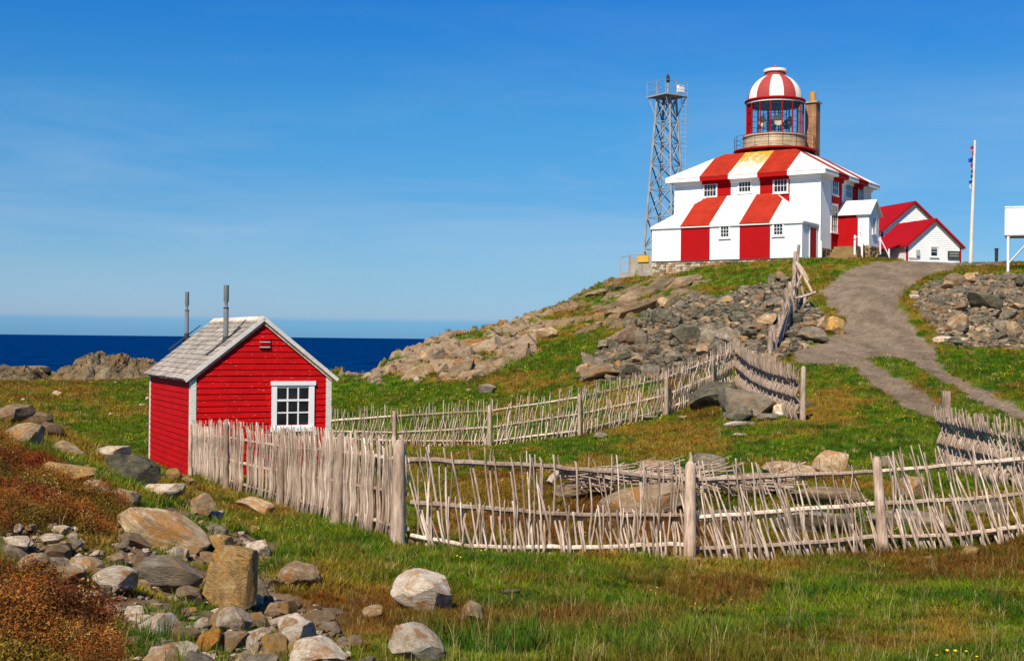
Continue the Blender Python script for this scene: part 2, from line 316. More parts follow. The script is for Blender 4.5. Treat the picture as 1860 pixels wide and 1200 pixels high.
P_RUBL = [(1050, 692), (1085, 640), (1140, 598), (1185, 560), (1270, 530), (1300, 540), (1420, 505), (1460, 540), (1500, 575), (1500, 608), (1440, 640), (1400, 660), (1330, 660), (1200, 690)]
P_RUBR = [(1690, 512), (1760, 498), (1990, 505), (1990, 632), (1850, 634), (1720, 628), (1700, 600), (1665, 560), (1660, 535)]
P_COAST = [(640, 694), (690, 655), (740, 628), (830, 600), (900, 590), (1000, 560), (1080, 525), (1190, 490), (1230, 510), (1210, 540), (1120, 600), (1040, 600), (1010, 590), (960, 625), (985, 640), (860, 690), (760, 694), (700, 700)]
P_HEATH = [[(-900, 1000), (-900, 760), (0, 790), (60, 830), (150, 880), (230, 925), (235, 960), (190, 972), (120, 955), (60, 965), (0, 965)],
           [(-900, 1320), (-900, 1020), (0, 1035), (90, 1050), (190, 1095), (230, 1120), (220, 1170), (260, 1240), (200, 1320)]]
P_STONY = [(0, 965), (120, 955), (230, 960), (340, 900), (330, 860), (420, 930), (500, 990), (500, 1080), (620, 1110), (640, 1200), (640, 1320), (180, 1320), (240, 1170), (190, 1095), (90, 1050), (0, 1035)]
# green and dry patches: px, py, rx, ry, (dry shift), (rust shift)
SPLAT = [(1640, 810, 190, 50, -.75, -.3), (1000, 805, 130, 25, -.7, -.2), (1080, 640, 90, 22, -.8, -.2), (1780, 665, 160, 28, -.8, -.3), (620, 960, 120, 40, -.5, -.3), (680, 720, 120, 28, -.6, -.2), (840, 720, 80, 15, -.4, 0), (240, 720, 60, 14, -.4, -.2),
         (230, 790, 120, 30, -.35, -.4), (200, 745, 90, 16, .2, .1), (80, 712, 150, 24, .4, .45), (150, 780, 140, 30, .1, .25), (1230, 800, 110, 30, .6, .15), (1500, 720, 60, 40, .35, .05), (1500, 770, 100, 16, .25, .1), (1250, 970, 330, 45, .25, .65), (950, 920, 160, 60, .2, .4), (1700, 700, 90, 24, .4, .3), (1880, 720, 60, 25, .3, .6),
         (1760, 1030, 150, 35, .3, .8), (700, 1130, 260, 60, .4, .35), (620, 1080, 150, 40, .3, .35), (900, 1180, 120, 40, -.4, -.3), (1450, 1150, 200, 60, -.2, -.1), (1300, 1060, 200, 26, .1, .3), (950, 690, 140, 12, .35, .35), (900, 670, 80, 10, .3, .2), (1000, 590, 80, 20, .1, .1), (1150, 620, 60, 30, .3, .1),
         (1350, 500, 120, 18, -.1, 0), (1470, 690, 60, 14, -.4, -.2), (1700, 560, 40, 40, .1, .3), (1800, 480, 80, 14, .1, .2), (430, 950, 80, 30, .3, .2), (1560, 690, 60, 20, -.3, -.2), (1620, 660, 50, 12, -.5, -.2), (300, 920, 60, 30, .2, .2), (1740, 1000, 100, 20, -.3, -.2), (1340, 1082, 70, 22, .4, .8), (1080, 1125, 120, 24, .5, .55), (1500, 1090, 90, 40, -.9, -.6), (1640, 1150, 140, 36, .4, .35), (960, 1050, 90, 24, .1, .4), (1800, 1130, 100, 50, .2, .3), (1180, 1160, 110, 24, -.5, -.4)]
def zones(x, y, z):
    px, py = project(x, y, z)
    w1 = (fbm(x * 1.1, y * 1.1, 5, 4) - .5); w2 = (fbm(x * 1.1, y * 1.1, 55, 4) - .5)
    jx = px + w1 * 480 / np.maximum(y, 5) ** .72; jy = py + w2 * 240 / np.maximum(y, 5) ** .85
    front = y > 3
    road = np.zeros(x.shape, bool)
    for p in P_ROAD: road |= inpoly(jx, jy, p)
    road &= (y > 20) & (y < 100)
    road |= (y >= 82) & (y < 112) & (x > 27) & (x < 33) & ~((x > 30) & (y > 92))
    rub = (inpoly(jx, jy, P_RUBL) & (y > 44) & (y < 86)) | (inpoly(jx, jy, P_RUBR) & (y > 46) & (y < 84))
    coast = inpoly(jx, jy, P_COAST) & (y > 55)
    e = np.interp(x, EDGE[:, 0], EDGE[:, 1]); cliff = y > e - 0.6
    heath = np.zeros(x.shape, bool)
    for p in P_HEATH: heath |= inpoly(jx, jy, p)
    heath &= (y > 0) & (y < 24)
    stony = inpoly(jx, jy, P_STONY) & (y < 34)
    dry = 0.55 - .08 * (y < 15) + 1.5 * (fbm(x * .35, y * .25, 21, 4) - .5) + 1.6 * (fbm(x * 1.7, y * 1.3, 33, 4) - .5)
    rust = 0.14 + 2.0 * (fbm(x * .5, y * .3, 71, 5) - .5) + .7 * (fbm(x * 3, y * 2.2, 73, 3) - .5)
    for sx, sy, rx, ry, a, b in SPLAT:
        g = np.exp(-((px - sx) / rx) ** 2 - ((py - sy) / ry) ** 2) * front
        dry = dry + a * g; rust = rust + b * g
    cg = fbm(x * .45, y * .6, 44, 4) + .07 * sm(960, 1050, px)
    coast_r = coast & (cg < .56) | cliff
    return dict(px=px, py=py, road=road, rub=rub, coast=coast_r, heath=heath, stony=stony, dry=np.clip(dry, 0, 1), rust=np.clip(rust, 0, 1))
def lerp(a, b, t): return a * (1 - t[..., None]) + b * t[..., None]
GREEN = np.array([0.038, 0.110, 0.002]); GREEN2 = np.array([0.135, 0.190, 0.004]); OCHRE = np.array([0.270, 0.165, 0.018]); RUST = np.array([0.165, 0.052, 0.009])
def veg_tint(zn, x, y):
    g = lerp(GREEN[None], GREEN2[None], sm(.3, .7, fbm(x * 2.3, y * 2.3, 8, 3)))
    c = lerp(g, OCHRE[None], sm(.42, 1.0, zn['dry'])); c = lerp(c, RUST[None], sm(.3, .95, zn['rust']) * .8)
    return c
def height(x, y, full=None):
    z = base_height(x, y)
    zn = zones(x, y, z) if full is None else full
    z = z + (fbm(x * .9, y * .9, 3, 4) - .5) * .14 + (fbm(x * 4, y * 4, 13, 3) - .5) * .05 * (y < 60)
    soft = 1.0 * (zn['rub'] | zn['coast'] | zn['stony'])
    rid = 1 - np.abs(2 * fbm(x * .7 + y * .35, y * .9 - x * .3, 61, 5, .55) - 1)
    z = z + np.where(zn['coast'], (rid - .72) * 1.3 + (fbm(x * 2.2, y * 1.6, 66, 3) - .5) * .5, 0) + np.where(zn['rub'], (fbm(x * 1.3, y * 1.3, 62, 4) - .45) * .5, 0) + np.where(zn['stony'], (fbm(x * 3, y * 3, 63, 3) - .5) * .12, 0) + np.where(zn['heath'], (fbm(x * 2.6, y * 2.6, 331, 3) - .45) * .26, 0)
    z = z + np.where(zn['road'], -.05 + (fbm(x * 1.8, y * .5, 155, 3) - .5) * .06, 0)
    # hollow under the ground-floor of the buildings stays below their floors
    return z, zn
NU, NV = 500, 820
uu = np.linspace(-0.62, 0.62, NU); vv = 2.0 * (135.0 / 2.0) ** (np.linspace(0, 1, NV))
VV, UU = np.meshgrid(vv, uu, indexing='ij'); TX = UU * VV * 1.0; TY = VV - 8.0
TZ, ZN = height(TX, TY)
dist_col = veg_tint(ZN, TX, TY)
fine = fbm(TX * 6, TY * 6, 101, 3)[..., None]
dist_col = dist_col * (.50 + .6 * fine)
def pick(mask, c, col):
    return np.where(mask[..., None], np.array(c)[None, None] * (.75 + .5 * fine), col)
col = dist_col
col = pick(ZN['stony'], (.20, .135, .08), col); st = ZN['stony'] & (fbm(TX * 2.2, TY * 2.2, 111, 3) > .52); col = np.where(st[..., None], dist_col * .8, col)
col = pick(ZN['heath'], (.085, .036, .014), col)
rc = lerp(np.array([.22, .15, .085])[None, None], np.array([.42, .31, .20])[None, None], fbm(TX * 1.2, TY * 1.2, 121, 4))
rc = lerp(rc, np.array([.30, .14, .05])[None, None], sm(.56, .7, fbm(TX * .5, TY * .5, 131, 3)))
rc = lerp(rc, lerp(np.array([.15, .095, .045])[None, None], np.array([.30, .19, .095])[None, None], fbm(TX * 1.5, TY * .8, 161, 4)), sm(960, 1060, ZN['px']))
col = np.where(ZN['coast'][..., None], rc, col)
rbc = lerp(np.array([.085, .078, .058])[None, None], np.array([.21, .175, .125])[None, None], fbm(TX * 3, TY * 3, 141, 3))
col = np.where(ZN['rub'][..., None], rbc, col)
rd = lerp(np.array([.140, .100, .066])[None, None], np.array([.265, .200, .140])[None, None], sm(.25, .75, .5 * fbm(TX * 1.6, TY * .5, 151, 4) + .5 * fbm(TX * 5, TY * 3, 153, 3)))
col = np.where(ZN['road'][..., None], rd, col)
def grid_mesh(name, X, Y, Z, colr, rockm):
    me = bpy.data.meshes.new(name); nv, nu = X.shape
    co = np.stack([X, Y, Z], -1).reshape(-1, 3); idx = np.arange(nv * nu).reshape(nv, nu)
    q = np.stack([idx[:-1, :-1], idx[:-1, 1:], idx[1:, 1:], idx[1:, :-1]], -1).reshape(-1, 4)
    me.vertices.add(len(co)); me.vertices.foreach_set('co', co.ravel())
    me.loops.add(q.size); me.loops.foreach_set('vertex_index', q.ravel().astype(np.int32))
    me.polygons.add(len(q)); me.polygons.foreach_set('loop_start', np.arange(0, q.size, 4, dtype=np.int32)); me.polygons.foreach_set('use_smooth', np.ones(len(q), bool))
    me.update(); me.validate()
    a = me.attributes.new('tint', 'FLOAT_COLOR', 'POINT'); c4 = np.ones((len(co), 4), np.float32); c4[:, :3] = colr.reshape(-1, 3); a.data.foreach_set('color', c4.ravel())
    b = me.attributes.new('rocky', 'FLOAT', 'POINT'); b.data.foreach_set('value', rockm.reshape(-1).astype(np.float32))
    return me
def tag(o, label=None, cat=None, group=None, kind=None):
    if label: o['label'] = label
    if cat: o['category'] = cat
    if group: o['group'] = group
    if kind: o['kind'] = kind
    return o
tm = grid_mesh('ground', TX, TY, TZ, col, (ZN['coast'] | ZN['rub'] | ZN['road'] | ZN['stony']).astype(float))
m, nt, b = base_mat('ground_soil', 0.95, 0.12)
a1 = nt.nodes.new('ShaderNodeAttribute'); a1.attribute_name = 'tint'; a2 = nt.nodes.new('ShaderNodeAttribute'); a2.attribute_name = 'rocky'
tcg = nt.nodes.new('ShaderNodeTexCoord'); n1 = noise(nt, 9, 8, 0.7, tcg.outputs['Object']); r1 = ramp(nt, [(0.28, (0.45, 0.45, 0.45)), (0.5, (1, 1, 1)), (0.72, (1.45, 1.4, 1.35))]); nt.links.new(n1, r1.inputs[0])
c1 = mix(nt, 'MULTIPLY', 1, a1.outputs['Color'], r1.outputs[0])
nt.links.new(c1, b.inputs['Base Color']); mp = nt.nodes.new('ShaderNodeMapping'); mp.inputs['Rotation'].default_value = (R(35), R(25), 0); mp.inputs['Scale'].default_value = (1, 1, 4); nt.links.new(tcg.outputs['Object'], mp.inputs[0])
bump(nt, b, noise(nt, 5, 9, 0.75, mp.outputs[0]), 0.8, 0.12)
tm.materials.append(m)
ground = bpy.data.objects.new('ground', tm); COL.objects.link(ground); tag(ground, kind='structure')
# the sea
bm = bmesh.new()
for a, b2 in ((55, 60000),):
    vs = [bm.verts.new(p) for p in ((-60000, a, 0), (60000, a, 0), (60000, b2, 0), (-60000, b2, 0))]; bm.faces.new(vs)
me = bpy.data.meshes.new('sea'); bm.to_mesh(me); bm.free()
m, nt, b = base_mat('sea_water', 0.5, 0.0); tcs = nt.nodes.new('ShaderNodeTexCoord')
mp = nt.nodes.new('ShaderNodeMapping'); mp.inputs['Scale'].default_value = (0.035, 0.055, 1); nt.links.new(tcs.outputs['Object'], mp.inputs[0])
n1 = noise(nt, 1.0, 8, 0.65, mp.outputs[0]); r1 = ramp(nt, [(0.34, (0.0, 0.012, 0.062)), (0.48, (0.0, 0.022, 0.105)), (0.60, (0.001, 0.036, 0.15)), (0.72, (0.006, 0.06, 0.20))]); nt.links.new(n1, r1.inputs[0])
nt.links.new(r1.outputs[0], b.inputs['Base Color']); mp2 = nt.nodes.new('ShaderNodeMapping'); mp2.inputs['Scale'].default_value = (0.25, 0.5, 1); nt.links.new(tcs.outputs['Object'], mp2.inputs[0]); bump(nt, b, noise(nt, 1.0, 6, 0.7, mp2.outputs[0]), 1.0, 0.9)
me.materials.append(m); sea = bpy.data.objects.new('sea', me); COL.objects.link(sea); sea.location.z = -24; tag(sea, kind='structure')

# bilinear lookup + ray march on the finished terrain
lnr = math.log(135.0 / 2.0)
def gz(x, y):
    v = math.log(max(y + 8.0, 2.001) / 2.0) / lnr * (NV - 1); u = (x / (y + 8.0) + 0.62) / 1.24 * (NU - 1)
    v = min(max(v, 0), NV - 1.001); u = min(max(u, 0), NU - 1.001); i = int(v); j = int(u); fv = v - i; fu = u - j
    return (TZ[i, j] * (1 - fu) + TZ[i, j + 1] * fu) * (1 - fv) + (TZ[i + 1, j] * (1 - fu) + TZ[i + 1, j + 1] * fu) * fv
def hit(px, py, y0=4.0, y1=118.0):
    d = at(px, py, 1.0); y = y0; prev = y0
    while y < y1:
        if d.z * y < gz(d.x * y, y):
            a, c = prev, y
            for _ in range(14):
                h = (a + c) / 2
                if d.z * h < gz(d.x * h, h): c = h
                else: a = h
            return Vector((d.x * c, c, gz(d.x * c, c)))
        prev = y; y *= 1.012
    return None

# ------------------------------------------------------------------ mesh builder
class MB:
    def __init__(s): s.v = []; s.f = []; s.m = []
    def quad(s, a, b, c, d, m=0):
        n = len(s.v); s.v += [tuple(a), tuple(b), tuple(c), tuple(d)]; s.f.append((n, n + 1, n + 2, n + 3)); s.m.append(m)
    def poly(s, pts, m=0):
        n = len(s.v); s.v += [tuple(p) for p in pts]; s.f.append(tuple(range(n, n + len(pts)))); s.m.append(m)
    def box(s, fr, a0, a1, b0, b1, c0, c1, m=0):
        P = [fr(a, b, c) for c in (c0, c1) for b in (b0, b1) for a in (a0, a1)]; n = len(s.v); s.v += [tuple(p) for p in P]
        for q in ((0, 2, 3, 1), (4, 5, 7, 6), (0, 1, 5, 4), (2, 6, 7, 3), (0, 4, 6, 2), (1, 3, 7, 5)): s.f.append(tuple(n + i for i in q)); s.m.append(m)
    def prism(s, pts, down, m=0):   # pts: top polygon; extruded by vector 'down'
        n = len(s.v); k = len(pts); d = Vector(down)
        s.v += [tuple(p) for p in pts] + [tuple(Vector(p) + d) for p in pts]
        s.f.append(tuple(range(n, n + k))); s.f.append(tuple(range(n + 2 * k - 1, n + k - 1, -1))); s.m += [m, m]
        for i in range(k):
            j = (i + 1) % k; s.f.append((n + i, n + k + i, n + k + j, n + j)); s.m.append(m)
    def tube(s, P, Rr, n=5, m=0, caps=True):
        P = [Vector(p) for p in P]; b = len(s.v)
        for i, p in enumerate(P):
            t = (P[min(i + 1, len(P) - 1)] - P[max(i - 1, 0)]).normalized()
            ref = Vector((0, 1, 0)) if abs(t.y) < .8 else Vector((1, 0, 0)); x = t.cross(ref).normalized(); y = t.cross(x)
            r = Rr[i] if hasattr(Rr, '__len__') else Rr
            for k in range(n):
                a = 2 * math.pi * k / n; s.v.append(tuple(p + x * (math.cos(a) * r) + y * (math.sin(a) * r)))
        for i in range(len(P) - 1):
            for k in range(n):
                k2 = (k + 1) % n; s.f.append((b + i * n + k, b + i * n + k2, b + (i + 1) * n + k2, b + (i + 1) * n + k)); s.m.append(m)
        if caps:
            s.f.append(tuple(b + k for k in range(n - 1, -1, -1))); s.f.append(tuple(b + (len(P) - 1) * n + k for k in range(n))); s.m += [m, m]
    def lathe(s, c, prof, n=32, m=0, a0=0, a1=2 * math.pi, mf=None):
        c = Vector(c); b = len(s.v); full = abs(a1 - a0 - 2 * math.pi) < 1e-6; cols = n if full else n + 1
        for r, z in prof:
            for k in range(cols):
                a = a0 + (a1 - a0) * k / n; s.v.append((c.x + r * math.sin(a), c.y - r * math.cos(a), c.z + z))
        for i in range(len(prof) - 1):
            for k in range(n):
                k2 = (k + 1) % cols; s.f.append((b + i * cols + k, b + i * cols + k2, b + (i + 1) * cols + k2, b + (i + 1) * cols + k)); s.m.append(mf(k) if mf else m)
    def build(s, name, mats, parent=None, smooth=False, sharp=None, **props):
        mats = mats if isinstance(mats, (list, tuple)) else [mats]
        off = Vector((0, 0, 0))
        if parent is not None:
            q = parent
            while q is not None: off += q.location; q = q.parent
        me = bpy.data.meshes.new(name); o_ = [(a - off.x, b2 - off.y, c - off.z) for a, b2, c in s.v]
        if parent is None:
            xs = [p[0] for p in o_]; ys = [p[1] for p in o_]; zs = [p[2] for p in o_]; loc = Vector(((min(xs) + max(xs)) / 2, (min(ys) + max(ys)) / 2, min(zs)))
            o_ = [(a - loc.x, b2 - loc.y, c - loc.z) for a, b2, c in o_]
        me.from_pydata(o_, [], s.f); me.polygons.foreach_set('material_index', s.m)
        if smooth: me.polygons.foreach_set('use_smooth', [True] * len(s.f))
        for q in mats: me.materials.append(MATS[q])
        me.update()
        if sharp: me.set_sharp_from_angle(angle=R(sharp))
        o = bpy.data.objects.new(name, me); COL.objects.link(o); o.parent = parent
        if parent is None: o.location = loc
        return tag(o, **props)
def empty(name, loc, label, cat, group=None):
    o = bpy.data.objects.new(name, None); COL.objects.link(o); o.location = loc; o.empty_display_size = .3
    return tag(o, label, cat, group)
def world_loc(o):
    v = Vector((0, 0, 0))
    while o is not None: v += o.location; o = o.parent
    return v
def inst(name, mesh, parent, wloc, rot=(0, 0, 0), scale=(1, 1, 1), **props):
    o = bpy.data.objects.new(name, mesh); COL.objects.link(o); o.parent = parent
    o.location = Vector(wloc) - (world_loc(parent) if parent else Vector((0, 0, 0))); o.rotation_euler = rot; o.scale = scale
    return tag(o, **props)
def frame(C, U, V):
    return lambda a, b, c: Vector((C[0] + U[0] * a + V[0] * b, C[1] + U[1] * a + V[1] * b, c))
def siding(fr, a0, a1, z0, z1, mat, parent, name='siding', board=.13, top=None, out=-1, **props):
    """clapboards on the plane b=0 of frame fr, proud towards out; top(a)->max z clips gables"""
    m = MB(); n = max(1, round((z1 - z0) / board)); h = (z1 - z0) / n
    for i in range(n):
        za = z0 + i * h; zb = za + h; l, r = a0, a1
        if top:
            l, r = top(za)
            l2, r2 = top(zb)
            if r - l < .02: continue
        else: l2, r2 = l, r
        m.quad(fr(l, out * .028, za), fr(r, out * .028, za), fr(r2, out * .006, zb), fr(l2, out * .006, zb))
        m.quad(fr(l, 0, za), fr(r, 0, za), fr(r, out * .028, za), fr(l, out * .028, za))
    m.quad(fr(a0, 0, z0), fr(a0, out * .02, z0), fr(a0, out * .02, z1 if not top else z0 + .01), fr(a0, 0, z1 if not top else z0 + .01))
    m.quad(fr(a1, 0, z0), fr(a1, out * .02, z0), fr(a1, out * .02, z1 if not top else z0 + .01), fr(a1, 0, z1 if not top else z0 + .01))
    return m.build(name, mat, parent, **props)
def window(fr, a0, a1, z0, z1, nc, nr, parent, fw=.11, out=-1, framemat='white_paint', sill=True, label=None):
    """frame + muntins (part), pane sub-parts"""
    m = MB(); B = lambda p, q, r, s, d0, d1: m.box(fr, p, q, min(out * d0, out * d1), max(out * d0, out * d1), r, s)
    B(a0, a0 + fw, z0, z1, 0, .075); B(a1 - fw, a1, z0, z1, 0, .075); B(a0 + fw, a1 - fw, z1 - fw, z1, 0, .073); B(a0 + fw, a1 - fw, z0, z0 + fw, 0, .073)
    if sill: B(a0 - .05, a1 + .05, z0 - .05, z0 - .002, 0, .12); B(a0 - .03, a1 + .03, z1 + .002, z1 + .035, 0, .095)
    w = (a1 - a0 - 2 * fw) / nc; h = (z1 - z0 - 2 * fw) / nr; mw = .028
    for i in range(1, nc): B(a0 + fw + i * w - mw / 2, a0 + fw + i * w + mw / 2, z0 + fw, z1 - fw, .02, .060)
    for j in range(1, nr): B(a0 + fw, a1 - fw, z0 + fw + j * h - mw / 2, z0 + fw + j * h + mw / 2, .02, .057)
    f = m.build('window', framemat, parent, label=label)
    g0 = None
    for i in range(nc):
        for j in range(nr):
            mm = MB(); x0 = a0 + fw + i * w + mw / 2; z_ = z0 + fw + j * h + mw / 2
            mm.box(fr, x0, x0 + w - mw, min(out * .022, out * .034), max(out * .022, out * .034), z_, z_ + h - mw); mm.build('pane', 'window_glass', f)
    return f
def clip(poly, f):
    out = []
    for i in range(len(poly)):
        a, b2 = poly[i], poly[(i + 1) % len(poly)]; fa, fb = f(a), f(b2)
        if fa >= 0: out.append(a)
        if (fa >= 0) != (fb >= 0): t = fa / (fa - fb); out.append((a[0] + (b2[0] - a[0]) * t, a[1] + (b2[1] - a[1]) * t))
    return out

# ================================================================== LIGHTHOUSE
th = R(34); U = (math.cos(th), -math.sin(th)); V = (math.sin(th), math.cos(th)); LC = (19.21, 86.0)
G = frame(LC, U, V)
def G_off(u0, v0, flip=False):   # frame on a plane: a along u
    return lambda a, b, c: G(a + u0, b + v0, c)
LH = empty('lighthouse', G(-5.3, 6, 5.6), 'red and white striped square lighthouse with domed lantern on top of the hill', 'lighthouse')
u0, u1, v0, v1 = -10.83, 0.2, 2.82, 13.2; zb, zt = 6.5, 11.62
cu, cv = (u0 + u1) / 2, (v0 + v1) / 2
m = MB(); m.box(G, u0 + .03, u1 - .03, v0 + .03, v1 - .03, 5.2, zt); m.build('wall', 'white_paint', LH, label='inner wall of the main block')
cols5 = ['white_paint', 'red_paint', 'white_paint', 'red_paint', 'white_paint']
def lab(mt): return 'red painted wall stripe' if 'red' in mt else 'white painted wall stripe'
su = [u0 + (u1 - u0) * k / 5 for k in range(6)]; sv = [v0 + (v1 - v0) * k / 5 for k in range(6)]
FR_F = lambda a, b, c: G(a, v0 + b, c)                       # front plane, out = -b
FR_R = lambda a, b, c: G(u1 - b, a, c)                       # right plane: a along v, out negative b -> +u
for k in range(5):
    siding(FR_F, su[k], su[k + 1], 8.0, zt, cols5[k], LH, label=lab(cols5[k]), out=-1)
    siding(FR_R, sv[k], sv[k + 1], zb, zt, cols5[k], LH, label=lab(cols5[k]), out=-1)
    siding(lambda a, b, c: G(u0 + b, a, c), sv[k], sv[k + 1], zb, zt, cols5[k], LH, label=lab(cols5[k]), out=-1)
    siding(lambda a, b, c: G(a, v1 - b, c), su[k], su[k + 1], zb, zt, cols5[k], LH, label=lab(cols5[k]), out=-1)
# corner boards
for (a, c_) in ((u0, v0), (u1, v0), (u1, v1)):
    m = MB(); m.box(G, a - .035, a + .035, c_ - .035, c_ + .035, zb, zt - .01); m.build('corner_board', 'white_paint', LH)
# hip roof in stripes, with boxed eaves
ov = .55; ze = 11.80; U0, U1, V0, V1 = u0 - ov, u1 + ov, v0 - ov, v1 + ov; ht = 2.75; zr = 13.72
def slope(side):
    L0, L1, D0, D1 = (U0, U1, V0, V1) if side in 'FB' else (V0, V1, U0, U1)
    run = (cv - ht) - V0 if side in 'FB' else (cu - ht) - U0
    s5 = su if side in 'FB' else sv
    for k in range(5):
        a0 = L0 if k == 0 else s5[k]; a1 = L1 if k == 4 else s5[k + 1]
        p = [(a0, 0), (a1, 0), (a1, 1), (a0, 1)]
        wl = ((cu - ht) - U0) if side in 'FB' else ((cv - ht) - V0)
        p = clip(p, lambda q: q[0] - L0 - q[1] * wl); p = clip(p, lambda q: L1 - q[0] - q[1] * wl)
        pts = []
        for a, t in p:
            d = t * run; z = ze + t * (zr - ze)
            if side == 'F': pts.append(G(a, V0 + d, z))
            if side == 'B': pts.append(G(a, V1 - d, z))
            if side == 'R': pts.append(G(U1 - d, a, z))
            if side == 'L': pts.append(G(U0 + d, a, z))
        if len(pts) < 3: continue
        mt = ['roof_white', 'roof_red', 'roof_rusty' if side == 'F' else 'roof_white', 'roof_red', 'roof_white'][k]
        if side in 'BR': pass
        m = MB(); m.prism(pts if side in 'FR' else pts[::-1], (0, 0, -.07)); m.build('roof_stripe', mt, LH, label={'roof_white': 'white roof stripe', 'roof_red': 'faded red roof stripe', 'roof_rusty': 'white roof stripe streaked with orange rust'}[mt])
        # boxed eave below this stripe
        cm = 'white_paint' if k % 2 == 0 else 'red_paint'
        m = MB()
        e0 = a0 + (.02 if k == 0 else 0); e1 = a1 - (.02 if k == 4 else 0)
        if side in 'FB':
            b0, b1 = (V0 + .02, v0 - .03) if side == 'F' else (v1 + .03, V1 - .02); m.box(G, e0, e1, b0, b1, zt - .14, ze - .085)
            b0, b1 = (v0 - .16, v0 - .03) if side == 'F' else (v1 + .03, v1 + .16); m.box(G, max(e0, u0 - .1), min(e1, u1 + .1), b0, b1, zt - .36, zt - .145)
        else:
            b0, b1 = (u1 + .03, U1 - .02) if side == 'R' else (U0 + .02, u0 - .03); q0 = max(e0, v0 - .03 + .003); q1 = min(e1, v1 + .03 - .003)
            m.box(G, b0, b1, q0, q1, zt - .14, ze - .085)
            b0, b1 = (u1 + .03, u1 + .16) if side == 'R' else (u0 - .16, u0 - .03); m.box(G, b0, b1, max(e0, v0), min(e1, v1), zt - .36, zt - .145)
        m.build('eave', cm, LH)
for s_ in 'FRBL': slope(s_)
# windows
def ufrom(px, v, guess=None):
    k = (px - 930) / F; # solve X = k*Y on line v
    X0 = LC[0] + V[0] * v; Y0 = LC[1] + V[1] * v
    return (k * Y0 - X0) / (U[0] - k * U[1])
def vfrom(px, u):
    k = (px - 930) / F; X0 = LC[0] + U[0] * u; Y0 = LC[1] + U[1] * u
    return (k * Y0 - X0) / (V[0] - k * V[1])
def zfrom(px, py, u, v):
    p = G(u, v, 0); t = at(px, py, p.y); return t.z
def win_u(pxa, pxb, pya, pyb, v, nc, nr, fr, lab_):
    a, b2 = ufrom(pxa, v), ufrom(pxb, v); c = (a + b2) / 2; return window(fr, a, b2, zfrom((pxa + pxb) / 2, pyb, c, v), zfrom((pxa + pxb) / 2, pya, c, v), nc, nr, LH, label=lab_)
def win_v(pxa, pxb, pya, pyb, u, nc, nr, fr, lab_):
    a, b2 = vfrom(pxa, u), vfrom(pxb, u); c = (a + b2) / 2; return window(fr, a, b2, zfrom((pxa + pxb) / 2, pyb, u, c), zfrom((pxa + pxb) / 2, pya, u, c), nc, nr, LH, fw=.1, label=lab_)
win_u(1275, 1301, 333, 359, v0, 4, 2, FR_F, 'upper window beside the left red stripe')
win_u(1338, 1364, 328, 351, v0, 4, 2, FR_F, 'upper window in the middle white stripe')
win_u(1402, 1430, 324, 351, v0, 4, 2, FR_F, 'upper window in the right red stripe')
win_v(1507.5, 1519.5, 327, 355, u1, 3, 2, FR_R, 'upper side window nearest the front corner')
win_v(1532, 1544, 333, 361, u1, 3, 2, FR_R, 'middle upper side window')
win_v(1556, 1566, 340, 366, u1, 3, 2, FR_R, 'rear upper side window')
win_v(1506.5, 1518.5, 371, 423, u1, 3, 4, FR_R, 'tall lower side window')
# front lean-to
EA, EB = -11.15, 0.0; ezb, ezt = 5.64, 8.02
m = MB(); m.box(G, EA + .03, EB - .03, .03, v0, 4.9, ezt); m.build('extension_wall', 'white_paint', LH)
se = [EA + (EB - EA) * k / 5 for k in range(6)]
for k in range(5): siding(lambda a, b, c: G(a, b, c), se[k], se[k + 1], ezb, ezt, cols5[k], LH, label=lab(cols5[k]))
siding(lambda a, b, c: G(EB - b, a, c), 0, v0 - .04, ezb, ezt, 'white_paint', LH, label='white painted side wall of the lean-to')
siding(lambda a, b, c: G(EA + b, a, c), 0, v0, ezb, ezt, 'white_paint', LH, label='white painted side wall of the lean-to')
for a in (EA, EB):
    m = MB(); m.box(G, a - .035, a + .035, -.035, .035, ezb, ezt); m.build('corner_board', 'white_paint', LH)
m = MB(); m.box(G, EA - .02, EB + .02, -.06, -.03, ezb - .10, ezb - .004); m.build('sill_board', 'dark_lead', LH)
# lean-to roof
eo = .14; er = 3.1; ezr = 10.36; ez0 = 8.06; W0 = -eo
for k in range(5):
    a0 = EA - eo if k == 0 else se[k]; a1 = EB + eo if k == 4 else se[k + 1]
    p = [(a0, 0), (a1, 0), (a1, 1), (a0, 1)]; p = clip(p, lambda q: q[0] - (EA - eo) - q[1] * er); p = clip(p, lambda q: (EB + eo) - q[0] - q[1] * er)
    pts = [G(a, W0 + t * (v0 - .03 - W0), ez0 + t * (ezr - ez0)) for a, t in p]
    mt = ['roof_white', 'roof_red', 'roof_white', 'roof_red', 'roof_white'][k]
    m = MB(); m.prism(pts, (0, 0, -.06)); m.build('roof_stripe', mt, LH, label='white lean-to roof stripe' if 'white' in mt else 'faded red lean-to roof stripe')
for sgn, e in ((1, EB + eo), (-1, EA - eo)):
    tri = [G(e, W0, ez0 + .002), G(e, v0 - .03, ez0 + .002), G(e - sgn * er, v0 - .03, ezr + .002)]
    m = MB(); m.prism(tri if sgn > 0 else tri[::-1], (0, 0, -.06)); m.build('roof_hip', 'roof_white', LH)
m = MB(); m.box(G, EA - eo + .01, EB + eo - .01, W0 + .01, -.04, ez0 - .14, ez0 - .066); m.box(G, EB + .035, EB + eo - .01, -.035, v0 - .04, ez0 - .14, ez0 - .066); m.build('eave', 'white_paint', LH)
FE = lambda a, b, c: G(a, b, c)
win_u(1305.5, 1325, 408, 433, 0, 3, 3, FE, 'lean-to window in the middle white stripe')
win_u(1402, 1423, 404, 429, 0, 3, 3, FE, 'lean-to window in the right white stripe')
